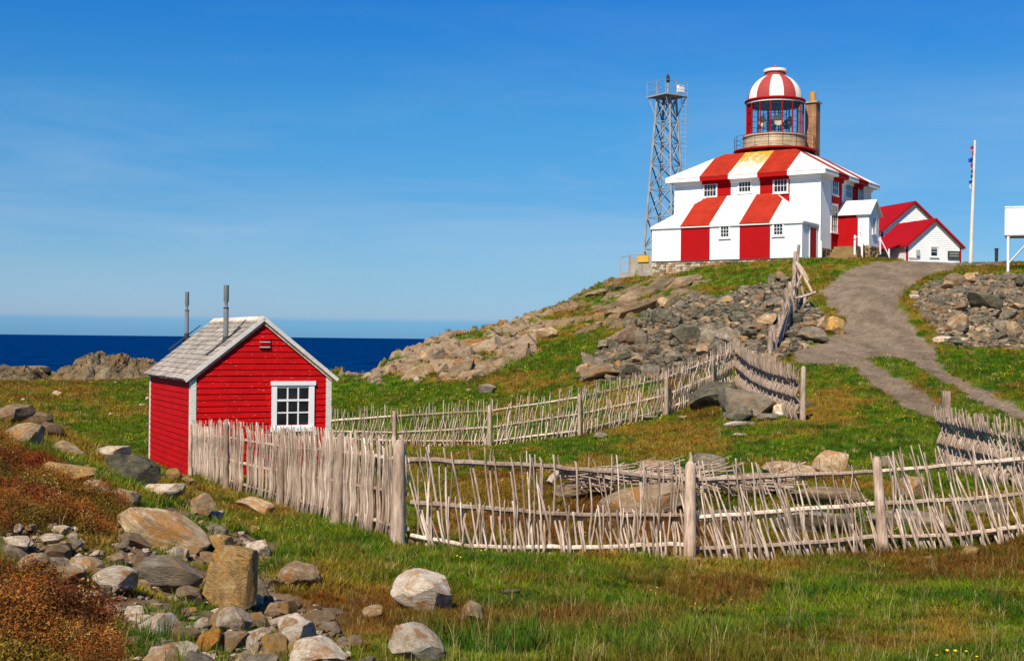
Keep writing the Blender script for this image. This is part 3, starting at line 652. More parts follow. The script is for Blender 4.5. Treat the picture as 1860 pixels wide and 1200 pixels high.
m = MB(); m.box(lambda a, b, c: G(EB + b, a, c), 1.35, 2.45, .03, .075, 5.7, 7.75); d_ = m.build('door', 'red_paint', LH, label='red side door of the lean-to')
m = MB(); m.tube([G(EB + .07, 1.45, 6.7), G(EB + .14, 1.45, 6.7)], .03, 6); m.build('handle', 'dark_steel', d_)
m = MB(); m.box(lambda a, b, c: G(EB + b, a, c), 2.47, 2.6, .03, .08, 5.6, 7.9); m.box(lambda a, b, c: G(EB + b, a, c), 1.22, 1.33, .03, .08, 5.6, 7.9); m.build('door_frame', 'white_paint', LH)
# stone foundation built of separate stones
def stones(fr, a0, a1, z0, zt_, parent, smin=.18, smax=.5, hrow=.15, seed=3, mats=('rock_white', 'rock_tan', 'rock_grey')):
    rr = random.Random(seed); m = MB(); z = zt_
    while z > z0:
        h = hrow * rr.uniform(.75, 1.4); a = a0
        while a < a1:
            w = rr.uniform(smin, smax); b2 = min(a + w, a1); d = rr.uniform(.03, .12)
            P = [fr(a + .012 + rr.uniform(0, .02), -d, z - h + .01), fr(b2 - .012, -d, z - h + .01 + rr.uniform(0, .02)), fr(b2 - .012 - rr.uniform(0, .02), -d, z - .01), fr(a + .012, -d, z - .012)]
            Q = [fr(a + .005, .05, z - h), fr(b2 - .005, .05, z - h), fr(b2 - .005, .05, z - .004), fr(a + .005, .05, z - .004)]
            n = len(m.v); m.v += [tuple(p) for p in P + Q]; mi = rr.choice((0, 0, 1, 1, 2))
            for q in ((0, 1, 2, 3), (4, 5, 1, 0), (3, 2, 6, 7), (1, 5, 6, 2), (4, 0, 3, 7)): m.f.append(tuple(n + i for i in q)); m.m.append(mi)
            a = b2
        z -= h
    return m.build('foundation_stones', list(mats), parent, kind='stuff')
stones(lambda a, b, c: G(a, b - .02, c), EA - .05, EB + .05, 3.6, ezb - .1, LH)
stones(lambda a, b, c: G(EA - .02 + b, a, c), 0, v0, 3.6, ezb - .1, LH, seed=8)
stones(lambda a, b, c: G(u1 + .02 - b, a, c), v0, v1, 5.2, zb - .02, LH, seed=9, mats=('rock_brown', 'rock_tan', 'rock_ochre'))
stones(lambda a, b, c: G(EB + .02 - b, a, c), 0, v0, 4.9, ezb - .02, LH, seed=10, mats=('rock_brown', 'rock_tan', 'rock_ochre'))
# porch on the right side
pv0, pv1, pu1 = 6.12, 8.22, 2.46; pzb, pzt, pzr = 6.78, 9.1, 9.98
m = MB(); m.box(G, u1 + .03, pu1 - .03, pv0 + .03, pv1 - .03, 5.6, pzt); m.build('porch_wall', 'white_paint', LH)
ps = u1 + (pu1 - u1) * .62
siding(lambda a, b, c: G(a, pv0 + b, c), u1 + .03, ps, pzb, pzt, 'red_paint', LH, label='red stripe of the porch')
siding(lambda a, b, c: G(a, pv0 + b, c), ps, pu1, pzb, pzt, 'white_paint', LH, label='white stripe of the porch')
siding(lambda a, b, c: G(a, pv1 - b, c), u1 + .03, pu1, pzb, pzt, 'white_paint', LH, label='white stripe of the porch')
pm = (pv0 + pv1) / 2
siding(lambda a, b, c: G(pu1 - b, a, c), pv0, pv1, pzb, pzt, 'white_paint', LH, label='white gable end of the porch')
def gt(z):
    t = max(0, (z - pzt) / (pzr - pzt)); return pv0 + t * (pm - pv0), pv1 - t * (pv1 - pm)
m = MB(); m.poly([G(pu1 - .01, pv0, pzt), G(pu1 - .01, pv1, pzt), G(pu1 - .01, pm, pzr)]); m.build('porch_gable', 'white_paint', LH)
for s_, e in ((1, pv0 - .22), (-1, pv1 + .22)):
    sl = (pzr - pzt) / (pm - pv0); ze_ = pzt - sl * .22 + .05
    q = [G(u1 + .03, e, ze_), G(pu1 + .22, e, ze_), G(pu1 + .22, pm, pzr + .05), G(u1 + .03, pm, pzr + .05)]
    m = MB(); m.prism(q if s_ > 0 else q[::-1], (0, 0, -.07)); m.build('porch_roof', 'roof_white', LH)
FP = lambda a, b, c: G(pu1 - b, a, c)
window(FP, pm - .42, pm + .38, 7.6, 8.85, 2, 2, LH, fw=.1, label='porch window')
m = MB(); m.box(G, .8, 1.7, pv0 - .075, pv0 - .03, pzb, 8.7); m.build('porch_door', 'red_paint', LH, label='red porch door')
stones(lambda a, b, c: G(pu1 + .02 - b, a, c), pv0, pv1, 5.4, pzb - .02, LH, seed=19, mats=('rock_brown', 'rock_tan', 'rock_ochre'))
stones(lambda a, b, c: G(a, pv0 - .02 + b, c), u1, pu1, 5.4, pzb - .02, LH, seed=20, mats=('rock_brown', 'rock_tan', 'rock_ochre'))
# landing, steps, rails
m = MB()
for i in range(4): m.box(G, .35 - .0, 2.0 + .12 * i, pv0 - 1.1 - .32 * i, pv0 - .14 - .3 * max(i - 1, 0), 5.3 - .2, pzb - .12 - .22 * i)
m.build('steps', 'steps_stone', LH, label='ochre stone steps below the porch')
def post(parent, a, b, z0, z1, r=.055, name='post', mt='white_paint'):
    m = MB(); m.box(G, a - r, a + r, b - r, b + r, z0, z1); return m.build(name, mt, parent)
for (a, b) in ((1.95, pv0 - .25), (2.35, pv0 - 1.0), (2.1, pv0 - 1.75)): post(LH, a, b, 5.4, 7.75 if b > pv0 - .5 else 7.35, name='railing_post')
m = MB(); m.tube([G(1.95, pv0 - .25, 7.75), G(2.35, pv0 - 1.0, 7.55), G(2.1, pv0 - 1.9, 7.1)], .045, 4); m.build('handrail', 'white_paint', LH)
post(LH, .35, 2.6, 5.5, 6.9, .07, 'railing_post')
# chimney
cx, cy = -3.2, 10.1
m = MB(); m.box(G, cx - .42, cx + .42, cy - .42, cy + .42, 11.9, 17.72); ch = m.build('chimney', 'brick_wall', LH, label='tall brown brick chimney behind the lantern')
m = MB(); m.box(G, cx - .53, cx + .53, cy - .53, cy + .53, 17.725, 17.86); m.build('cap', 'concrete', ch)
m = MB(); m.lathe(G(cx, cy, 17.86), [(.0, 0), (.24, 0), (.24, .7), (.20, .72), (.15, .72), (.15, .5)], 14); m.build('chimney_pot', 'pot_clay', ch)
# lantern
LCt = G(cu, cv, 0); lc = lambda z: Vector((LCt.x, LCt.y, z))
m = MB(); m.box(G, cu - ht, cu + ht, cv - ht, cv + ht, zr - .3, zr - .02); m.build('roof_deck', 'roof_red', LH)
m = MB(); m.lathe(lc(0), [(2.25, zr - .05), (2.25, 14.02)], 40); m.build('lantern_base', 'drum_stone', LH, smooth=True)
m = MB(); m.lathe(lc(0), [(2.1, 13.92), (2.98, 13.97), (3.0, 14.02), (2.98, 14.09), (2.1, 14.09)], 48); gal = m.build('gallery', 'barn_red', LH, smooth=True, sharp=30, label='red gallery ring around the lantern')
for k in range(16):
    a = 2 * math.pi * k / 16; d = Vector((math.sin(a), -math.cos(a), 0)); m = MB(); m.prism([lc(13.92) + d * 2.2 + Vector((d.y, -d.x, 0)) * .05, lc(13.92) + d * 2.9, lc(13.92) + d * 2.2 - Vector((d.y, -d.x, 0)) * .05], (0, 0, -.22)); m.build('bracket', 'dark_lead', gal)
for k in range(18):
    a = 2 * math.pi * k / 18; d = Vector((math.sin(a), -math.cos(a), 0)); m = MB(); m.tube([lc(14.08) + d * 2.93, lc(15.05) + d * 2.93], .018, 4); m.build('baluster', 'dark_steel', gal)
for z_ in (14.4, 14.72, 15.05):
    m = MB(); m.tube([lc(z_) + Vector((math.sin(2 * math.pi * k / 36), -math.cos(2 * math.pi * k / 36), 0)) * 2.93 for k in range(37)], .014, 4, caps=False); m.build('railing', 'dark_steel', gal)
m = MB(); m.lathe(lc(0), [(2.28, 14.09), (2.28, 15.02), (2.36, 15.04), (2.36, 15.16), (2.1, 15.18)], 48); m.build('drum', 'drum_stone', LH, smooth=True, sharp=30, label='round drum of the lantern, streaked with rust')
RG = 2.05; g0, g1 = 15.18, 17.62
for k in range(16):
    a = 2 * math.pi * (k + .14) / 16; a2 = 2 * math.pi * (k + 1.14) / 16
    d = Vector((math.sin(a), -math.cos(a), 0)) * RG; e = Vector((math.sin(a2), -math.cos(a2), 0)) * RG
    m = MB(); m.tube([lc(g0) + d * 1.01, lc(g1) + d * 1.01], .055, 4); m.build('mullion', 'barn_red', LH)
    m = MB()
    for f_ in (.0, 1.0): zz = g0 + .03 + (g1 - g0 - .06) * f_; m.tube([lc(zz) + d, lc(zz) + e], .035, 4)
    m.build('glazing_bar', 'barn_red', LH)
    m = MB()
    for f_ in (.36, .70): zz = g0 + .03 + (g1 - g0 - .06) * f_; m.tube([lc(zz) + d, lc(zz) + e], .016, 4)
    m.build('glazing_bar', 'dark_lead', LH)
    mt = 'clear_glass'
    am = math.degrees((a + a2) / 2) % 360
    if 45 < am < 80: mt = 'white_paint'
    if 272 < am < 300 : mt = 'barn_red'
    if 80 < am < 110: mt = 'white_paint'
    lo = d * .985; hi = e * .985
    for r_ in range(3):
        f0, f1 = (.0, .36, .70)[r_], (.36, .70, 1.0)[r_]
        m = MB(); m.prism([lc(g0 + (g1 - g0) * f0) + lo, lc(g0 + (g1 - g0) * f0) + hi, lc(g0 + (g1 - g0) * f1) + hi, lc(g0 + (g1 - g0) * f1) + lo], (-(lo + hi).x * .006, -(lo + hi).y * .006, 0)); m.build('pane', mt, LH)
m = MB(); m.lathe(lc(0), [(2.02, 17.60), (2.02, 17.42), (1.9, 17.40), (.3, 17.58)], 32); m.build('lantern_ceiling', 'interior_dark', LH, smooth=True)
m = MB(); m.lathe(lc(0), [(2.0, 15.2), (.02, 15.2)], 32); m.build('lantern_floor', 'interior_dark', LH)
# lamps: catoptric reflectors on an iron frame
m = MB(); m.tube([lc(15.2), lc(17.2)], .05, 6)
for z_ in (15.8, 16.3, 16.8): m.tube([lc(z_) + Vector((math.sin(2 * math.pi * k / 12), -math.cos(2 * math.pi * k / 12), 0)) * .85 for k in range(13)], .025, 4)
for k in range(6):
    a = k * math.pi / 3 + .3; d = Vector((math.sin(a), -math.cos(a), 0)) * .85; m.tube([lc(15.2) + d, lc(17.1) + d], .03, 4)
fr_ = m.build('lamp_frame', 'dark_steel', LH)
for k in range(6):
    a = k * math.pi / 3; d = Vector((math.sin(a), -math.cos(a), 0)); q = Vector((d.y, -d.x, 0)) * -1; m = MB(); c0 = lc(16.2) + d * .95
    rings = [(0.04, 0.0), (.2, .04), (.33, .13), (.40, .27)]; n = 14; b0 = 0
    for r_, t in rings:
        for i in range(n): an = 2 * math.pi * i / n; m.v.append(tuple(c0 + d * t + q * (r_ * math.cos(an)) + Vector((0, 0, r_ * math.sin(an)))))
    for j in range(3):
        for i in range(n): i2 = (i + 1) % n; m.f.append((j * n + i, j * n + i2, (j + 1) * n + i2, (j + 1) * n + i)); m.m.append(0)
    m.build('reflector_bowl', 'lamp_bowl', LH, smooth=True)
# dome
prof = [(2.22 if 0 else 2.0 * math.cos(t * math.pi / 2 * .80) if 1 else 0, 17.82 + 1.86 * math.sin(t * math.pi / 2 * .80) / math.sin(math.pi / 2 * .80)) for t in [i / 10 for i in range(11)]]
for k in range(12):
    a0 = R(-8 - 15 + 30 * k); m = MB(); m.lathe(lc(0), prof, 5, a0=a0, a1=a0 + R(30)); mt = 'roof_white' if k % 2 == 0 else 'dome_red'
    m.build('dome_segment', mt, LH, smooth=True, label='white dome segment' if k % 2 == 0 else 'faded red dome segment')
m = MB(); m.lathe(lc(0), [(2.0, 17.62), (2.2, 17.66), (2.24, 17.72), (2.2, 17.80), (1.98, 17.86)], 48); m.build('dome_rim', 'barn_red', LH, smooth=True, sharp=35)
m = MB(); m.lathe(lc(0), [(2.12, 17.5), (2.12, 17.625), (1.98, 17.63)], 40); m.build('glass_head', 'worn_white', LH, smooth=True, sharp=35)
m = MB(); m.lathe(lc(0), [(.76, 19.5), (.76, 19.92)], 28); m.build('vent_drum', 'dome_red', LH, smooth=True)
m = MB(); m.lathe(lc(0), [(.76, 19.90), (.88, 19.93), (.88, 20.08), (.8, 20.13), (.02, 20.24)], 28); m.build('vent_cap', 'roof_white', LH, smooth=True, sharp=35)
m = MB(); m.lathe(lc(0), [(.2, 20.18), (.2, 20.36), (.14, 20.42), (.02, 20.46)], 14); m.build('finial', 'dome_red', LH, smooth=True)

# concrete platform with screen left of the house
pl = empty('concrete_platform', at(1155, 500, 95), 'grey concrete base with a low screen wall and orange sign, left of the lighthouse', 'platform')
GP = frame((at(1126, 500, 96).x, 96.0), U, V)
pw = 2.9
m = MB(); m.box(GP, -.1, pw + .5, 0, 3, 3.2, 5.0); m.build('base', 'concrete', pl)
m = MB(); m.box(GP, .75, pw + .3, .15, .25, 5.0, 6.15); m.build('screen_wall', 'concrete', pl)
for a in (.75, 1.75, 2.6): m = MB(); m.box(GP, a, a + .05, .1, .15, 5.0, 6.2); m.build('batten', 'weathered_wood', pl)
m = MB(); m.box(GP, 1.45, 2.35, .06, .1, 5.75, 6.25); m.build('sign', 'yellow_paint', pl)
m = MB()
m.tube([GP(0, .1, 5), GP(0, .1, 6.15)], .03, 4); m.tube([GP(.0, .1, 6.15), GP(.8, .15, 6.3), GP(pw, .2, 6.35)], .025, 4); m.tube([GP(.7, .1, 5), GP(.7, .1, 6.2)], .03, 4)
for i in range(9): m.tube([GP(.08 * i + .03, .1, 5), GP(.08 * i + .03, .1, 6.1)], .008, 3)
for i in range(9): m.tube([GP(.0, .1, 5.1 + .12 * i), GP(.7, .1, 5.1 + .12 * i)], .008, 3)
m.build('railing', 'tower_steel', pl)

# ================================================================== LATTICE TOWER
TC = at(1208, 465, 107.0); tz0 = 4.6; tz1 = at(1210, 178.5, 107).z
tw = empty('lattice_tower', (TC.x, TC.y, tz0), 'tall grey steel lattice tower with railed top platform and beacon, behind the lighthouse', 'tower')
rot = R(11)
def leg(k, z):
    f = (z - tz0) / (tz1 - tz0); hw = 2.05 * (1 - f) + .82 * f; a = rot + k * math.pi / 2
    return Vector((TC.x + math.sin(a) * hw, TC.y - math.cos(a) * hw, z))
for k in range(4): m = MB(); m.tube([leg(k, tz0), leg(k, tz1)], .095, 6); m.build('leg', 'tower_steel', tw)
lv = [tz0 + (tz1 - tz0) * t for t in (0, .19, .36, .51, .64, .76, .87, 1.0)]
for i in range(len(lv) - 1):
    for k in range(4):
        k2 = (k + 1) % 4
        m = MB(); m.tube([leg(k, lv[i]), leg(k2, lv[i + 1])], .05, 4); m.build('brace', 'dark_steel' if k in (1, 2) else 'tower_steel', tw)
        m = MB(); m.tube([leg(k2, lv[i]), leg(k, lv[i + 1])], .05, 4); m.build('brace', 'tower_steel', tw)
        if i: m = MB(); m.tube([leg(k, lv[i]), leg(k2, lv[i])], .034, 4); m.build('cross_bar', 'tower_steel', tw)
def tp(a, b, z): # platform frame
    ca, sa = math.cos(rot - R(45)), math.sin(rot - R(45)); return Vector((TC.x + .05 + a * ca + b * sa, TC.y - a * sa * -1 * -1 + b * ca, z))
ph = 1.2
m = MB(); m.box(tp, -ph, ph, -ph, ph, tz1 + .06, tz1 + .16); m.build('platform', 'tower_steel', tw)
for i, (a, b) in enumerate(((-ph, -ph), (0, -ph), (ph, -ph), (ph, 0), (ph, ph), (0, ph), (-ph, ph), (-ph, 0))):
    m = MB(); m.tube([tp(a * .97, b * .97, tz1 + .16), tp(a * .97, b * .97, tz1 + 1.25)], .03, 4); m.build('railing_post', 'tower_steel', tw)
for h in (.6, 1.25):
    m = MB(); q = ph * .97; m.tube([tp(*p, tz1 + h) for p in ((-q, -q), (q, -q), (q, q), (-q, q), (-q, -q))], .028, 4); m.build('railing', 'tower_steel', tw)
for k in range(4):
    a, b = ((-1, -1), (1, -1), (1, 1), (-1, 1))[k]; m = MB(); m.tube([leg(k, lv[-2] + .5), tp(a * ph * .9, b * ph * .9, tz1 + .04)], .045, 4); m.build('strut', 'tower_steel', tw)
bc = Vector((TC.x + .1, TC.y, tz1)); m = MB(); m.tube([bc + Vector((0, 0, .16)), bc + Vector((0, 0, 1.35))], .07, 6); m.build('beacon_post', 'tower_steel', tw)
m = MB(); m.lathe(bc, [(.0, 1.35), (.16, 1.35), (.17, 1.5), (.14, 1.75), (.08, 1.95), (.0, 2.0)], 12); m.build('beacon', 'dark_steel', tw, smooth=True)
m = MB(); m.box(tp, ph - .75, ph - .2, -ph + .2, -ph + .6, tz1 + .45, tz1 + 1.0); m.build('equipment_box', 'white_paint', tw)
lx = leg(1, tz1).x + .38
m = MB()
for dx in (0, .42): m.tube([Vector((lx + dx + .35 * 0, TC.y - .3, tz0 + 1)), Vector((lx + dx, TC.y - .3, tz1 + .1))], .025, 4)
z_ = tz0 + 1.2
while z_ < tz1: m.tube([Vector((lx, TC.y - .3, z_)), Vector((lx + .42, TC.y - .3, z_))], .014, 3); z_ += .38
m.build('ladder', 'tower_steel', tw)
for z_ in lv[2:-1]: m = MB(); m.tube([leg(1, z_), Vector((lx + .4, TC.y - .3, z_ + .1))], .03, 4); m.build('ladder_bracket', 'tower_steel', tw)

# ================================================================== RED-ROOFED OUTBUILDINGS
def gable_house(name, label, corner, ang, w, L, z0, ze_, zr_, parts, grp=None, roofov=.28):
    """front gable from corner, running along (cos,sin)(ang); depth direction rotated +90"""
    a_ = R(ang); UU_ = (math.cos(a_), math.sin(a_)); VV_ = (-math.sin(a_), math.cos(a_)); H = frame(corner, UU_, VV_)
    root = empty(name, H(w / 2, L / 2, z0), label, 'building', grp)
    m = MB(); m.box(H, .02, w - .02, .02, L, z0, ze_)
    m.poly([H(.02, .02, ze_), H(w - .02, .02, ze_), H(w / 2, .02, zr_)]); m.poly([H(w - .02, L, ze_), H(.02, L, ze_), H(w / 2, L, zr_)]); m.build('wall', 'white_paint', root)
    siding(H, 0, w, z0, ze_, 'white_paint', root, board=.155, label='white clapboard gable wall')
    sl = (zr_ - ze_) / (w / 2)
    siding(H, 0, w, ze_, zr_ - .02, 'white_paint', root, board=.155, top=lambda z: ((z - ze_) / sl, w - (z - ze_) / sl))
    siding(lambda a, b, c: H(b, a, c), 0, L, z0, ze_, 'white_paint', root, board=.155)
    siding(lambda a, b, c: H(w - b, a, c), 0, L, z0, ze_, 'white_paint', root, board=.155)
    for s_ in (0, 1):
        f = (lambda a: a) if s_ == 0 else (lambda a: w - a)
        q = [H(f(-roofov), -roofov, ze_ - sl * roofov + .06), H(f(w / 2), -roofov, zr_ + .06), H(f(w / 2), L + roofov, zr_ + .06), H(f(-roofov), L + roofov, ze_ - sl * roofov + .06)]
        m = MB(); m.prism(q if s_ == 0 else q[::-1], (0, 0, -.09)); m.build('roof', 'barn_red', root, label='red roof slope')
        q = [H(f(-roofov), -roofov - .03, ze_ - sl * roofov + .075), H(f(w / 2), -roofov - .03, zr_ + .075), H(f(w / 2), -roofov - .03, zr_ - .13), H(f(-roofov), -roofov - .03, ze_ - sl * roofov - .13)]
        m = MB(); d = Vector((VV_[0], VV_[1], 0)) * .028; m.prism(q if s_ else q[::-1], d); m.build('bargeboard', 'barn_red', root)
        q = [H(f(-roofov + .05), -.03, ze_ - sl * (roofov - .05) - .05), H(f(w / 2), -.03, zr_ - .06), H(f(w / 2), -.03, zr_ - .2), H(f(-roofov + .05), -.03, ze_ - sl * (roofov - .05) - .2)]
        m = MB(); m.prism(q if s_ else q[::-1], (-VV_[0] * .08, -VV_[1] * .08, 0)); m.build('frieze_board', 'worn_white', root)
        c0 = 0 if s_ == 0 else w
        m = MB(); m.box(H, c0 - .07, c0 + .07, -.045, .05, z0, ze_ - .03); m.build('corner_board', 'barn_red', root)
    return root, H
nb = at(1644, 474, 100.0); pr = at(1702.4, 396.8, 100.7); el = at(1644, 442, 100.0)
hb, HB = gable_house('outbuilding', 'nearer and lower red-roofed white clapboard building with a small window and dark notice board', (nb.x + .15, 100.0), 16.1, 4.75, 4.7, 5.3, el.z, pr.z - .05, None)
m = window(HB, 2.0, 2.75, el.z - 1.0, el.z - .16, 1, 2, hb, fw=.09)
m = MB(); m.box(HB, 2.1, 2.62, -.082, -.07, el.z - .42, el.z - .30); m.build('window_card', 'grey_box', hb)
m = MB(); m.box(HB, .78, 1.02, -.2, -.03, el.z - .95, el.z - .5); m.build('meter_box', 'grey_box', hb)
m = MB(); m.tube([HB(.9, -.1, el.z - .95), HB(.88, -.1, el.z - 1.1), HB(.1, -.1, el.z - 1.12)], .03, 5); m.build('pipe', 'rock_tan', hb)
m = MB(); m.box(HB, 3.55, 4.6, -.16, -.10, el.z - 1.05, el.z - .5)
nbd = m.build('notice_board', 'board_dark', hb)
for i in range(7):
    for j in range(2): m = MB(); m.box(HB, 3.68 + i * .12, 3.74 + i * .12 + .03, -.172, -.163, el.z - .72 - j * .2, el.z - .62 - j * .2); m.build('notice', 'grey_box', nbd)
m = MB(); m.tube([HB(-1.4, 3.5, 5.3), HB(-1.4, 3.5, el.z - .3)], .06, 4); m.build('porch_post', 'white_paint', hb)
m = MB(); m.prism([HB(-1.75, .6, el.z - .55), HB(-.2, .6, el.z + .02), HB(-.2, 4.2, el.z + .02), HB(-1.75, 4.2, el.z - .55)], (0, 0, -.08)); m.build('side_canopy', 'barn_red', hb)
pa = at(1661.3, 365.8, 109.0); ea = at(1597, 416, 108.0); haw = 6.3
ha, HA = gable_house('outbuilding', 'farther and taller red-roofed white clapboard building between the lighthouse and the lower shed', (ea.x + .25, 108.0), 16.1, 5.95, 8.5, 5.3, ea.z, pa.z - .05, None)
# notice rail with green bench in front of the porch
fb = empty('handrail_fence', at(1606, 476, 94), 'white handrail with sloping brace and green board between porch and outbuildings', 'handrail')
for px_, y0_, y1_ in ((1599, 430, 460), (1615, 452, 474)):
    m = MB(); m.tube([at(px_, y1_ + 8, 94), at(px_, y0_, 94)], .06, 4); m.build('post', 'white_paint', fb)
m = MB(); m.tube([at(1598, 431, 94), at(1614, 463, 94)], .04, 4); m.build('rail', 'white_paint', fb)
m = MB(); m.box(lambda a, b, c: at(1584, 463, 93.7) + Vector((a, b, c)), 0, 1.1, 0, .5, -.05, .05); m.build('board', 'green_paint', fb)

# ================================================================== FLAGPOLE, PLATFORM HUT, BOLLARD
ft, fb_ = at(1771, 255, 95), at(1763, 472, 95)
fp = empty('flagpole', fb_, 'leaning white wooden flagpole with small signal flags tied near its top', 'flagpole')
m = MB(); m.tube([fb_ + Vector((0, 0, -.6)), fb_, fb_.lerp(ft, .5), ft], [.15, .15, .12, .09], 10); m.build('pole', 'worn_white', fp, smooth=True, sharp=50)
def flag(t0, t1, mt, shape):
    m = MB(); k = 8
    a, b = fb_.lerp(ft, t0), fb_.lerp(ft, t1); off = Vector((-.14, -.12, 0)); W_ = shape[0]
    for i in range(k):
        f0, f1 = i / k, (i + 1) / k; w0, w1 = W_ * math.sin(math.pi * (f0 * .9 + .05)) * (1 + .3 * math.sin(9 * f0)), W_ * math.sin(math.pi * (f1 * .9 + .05)) * (1 + .3 * math.sin(9 * f1))
        p0, p1 = a.lerp(b, f0) + off, a.lerp(b, f1) + off
        for j in range(4):
            g0_, g1_ = j / 4, (j + 1) / 4; wave = lambda g, f: Vector((0, .09 * math.sin(g * 5 + f * 3), -.12 * g))
            m.quad(p0 - Vector((w0 * g0_, 0, 0)) + wave(g0_, f0), p0 - Vector((w0 * g1_, 0, 0)) + wave(g1_, f0), p1 - Vector((w1 * g1_, 0, 0)) + wave(g1_, f1), p1 - Vector((w1 * g0_, 0, 0)) + wave(g0_, f1))
    m.build('flag', mt, fp, smooth=True)
for t0, t1, mt, w_ in ((.93, .965, 'flag_red', .28), (.87, .925, 'flag_red', .12), (.82, .865, 'flag_blue', .42), (.775, .82, 'flag_red', .2), (.73, .765, 'flag_navy', .12), (.69, .725, 'flag_navy', .14), (.645, .675, 'flag_blue', .3), (.61, .645, 'flag_white', .22)): flag(t0, t1, mt, (w_,))
hp = at(1829, 489, 70.0); hut = empty('raised_box', hp, 'white plank box raised on braced white legs at the right edge of the hilltop', 'stand')
HH = frame((hp.x, 70.0), (math.cos(R(-22)), math.sin(R(-22))), (math.sin(R(22)), math.cos(R(22)))); zA, zB = at(1829, 427, 70).z, at(1829, 377, 70).z
for i in range(19):
    m = MB(); j_ = rnd.uniform(-.006, .006); m.box(HH, -.1 + i * .13, -.1 + i * .13 + .122, 0 + j_, .03 + j_, zA, zB); m.build('plank', 'white_paint', hut)
for i in range(12):
    m = MB(); m.box(HH, -.13, -.104, .04 + i * .13, .04 + i * .13 + .122, zA, zB); m.build('plank', 'white_paint', hut)
m = MB(); m.box(HH, -.14, 2.5, -.03, 1.7, zB + .003, zB + .06); m.build('top_board', 'white_paint', hut)
m = MB(); m.box(HH, -.1, 2.4, .04, 1.6, zA - .06, zA - .003); m.build('floor_board', 'weathered_wood', hut)
for a in (0.05, 2.3):
    for b in (.1, 1.5): m = MB(); m.box(HH, a - .06, a + .06, b - .06, b + .06, hp.z - .5, zA - .065); m.build('leg', 'white_paint', hut)
m = MB(); m.tube([HH(.1, .1, hp.z + .35), HH(1.3, .1, zA - .1)], .045, 4); m.build('brace', 'worn_white', hut)
bp = at(1810, 466, 78); m = MB(); m.lathe(bp + Vector((0, 0, -.3)), [(.1, 0), (.1, .7), (.12, .72), (.12, .8), (.0, .82)], 12); o = m.build('bollard', 'dark_steel', None, smooth=True, sharp=40, label='short black post on the grassy crest beside the raised white box', cat='bollard')

# ================================================================== RED SHED
sa = R(27); su_, sv_ = (math.cos(sa), math.sin(sa)), (-math.sin(sa), math.cos(sa)); SCn = (at(346, 868, 29.4).x, 29.4); K = frame(SCn, su_, sv_)
SW, SL = 3.29, 4.5; sz0, sze, szr = -3.28, -.905, .40; ssl = (szr - sze) / (SW / 2)
shed = empty('shed', K(SW / 2, SL / 2, sz0), 'small red clapboard shed with grey shingle roof and two stovepipes, left of the fence', 'shed')
m = MB(); m.box(K, .02, SW - .02, .02, SL - .02, sz0 - .5, sze); m.poly([K(.02, .02, sze), K(SW - .02, .02, sze), K(SW / 2, .02, szr - .02)]); m.poly([K(SW - .02, SL - .02, sze), K(.02, SL - .02, sze), K(SW / 2, SL - .02, szr - .02)])
wall = m.build('wall', 'shed_red', shed)
nbd_ = 17; bh = (sze - sz0) / nbd_
def clap(fr, l, r, l2, r2, za, zb_, mt, lw=.02):
    m = MB(); j = rnd.uniform(-.003, .003)
    P = [fr(l, -.004, za), fr(r, -.004, za), fr(r, -.026 + j, za), fr(l, -.026 + j, za), fr(l2, -.002, zb_), fr(r2, -.002, zb_), fr(r2, -.010, zb_), fr(l2, -.010, zb_)]
    m.v = [tuple(p) for p in P]
    for q in ((0, 1, 2, 3), (7, 6, 5, 4), (3, 2, 6, 7), (0, 3, 7, 4), (2, 1, 5, 6), (1, 0, 4, 5)): m.f.append(q); m.m.append(0)
    m.build('clapboard', mt, wall)
wA, wB, wz0, wz1 = 1.86, 2.89, -2.12, -1.04
for i in range(nbd_):
    za, zb_ = sz0 + i * bh, sz0 + (i + 1) * bh
    clap(K, .1, SW - .1, .1, SW - .1, za, zb_, 'shed_red')
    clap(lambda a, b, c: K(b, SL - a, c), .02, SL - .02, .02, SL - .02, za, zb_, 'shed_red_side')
    clap(lambda a, b, c: K(SW - b, a, c), .02, SL - .02, .02, SL - .02, za, zb_, 'shed_red')
z = sze
while z < szr - .08:
    z2 = min(z + bh, szr - .02); l, l2 = (z - sze) / ssl, (z2 - sze) / ssl
    clap(K, l, SW - l, l2, SW - l2, z, z2, 'shed_red'); z += bh
for fr_b, nm in (((0, 0), 0), ((SW, 0), 0), ((0, SL), 0), ((SW, SL), 0)):
    a, b = fr_b; m = MB(); s1 = 1 if a == 0 else -1; s2 = 1 if b == 0 else -1
    m.box(K, min(a - s1 * .03, a + s1 * .1), max(a - s1 * .03, a + s1 * .1), min(b - s2 * .035, b + s2 * .02), max(b - s2 * .035, b + s2 * .02), sz0 - .35, sze + .01)
    m.box(K, min(a - s1 * .035, a + s1 * .015), max(a - s1 * .035, a + s1 * .015), min(b + s2 * .022, b + s2 * .09), max(b + s2 * .022, b + s2 * .09), sz0 - .35, sze + .01); m.build('corner_board', 'worn_white', shed, label='corner board with peeling white paint')
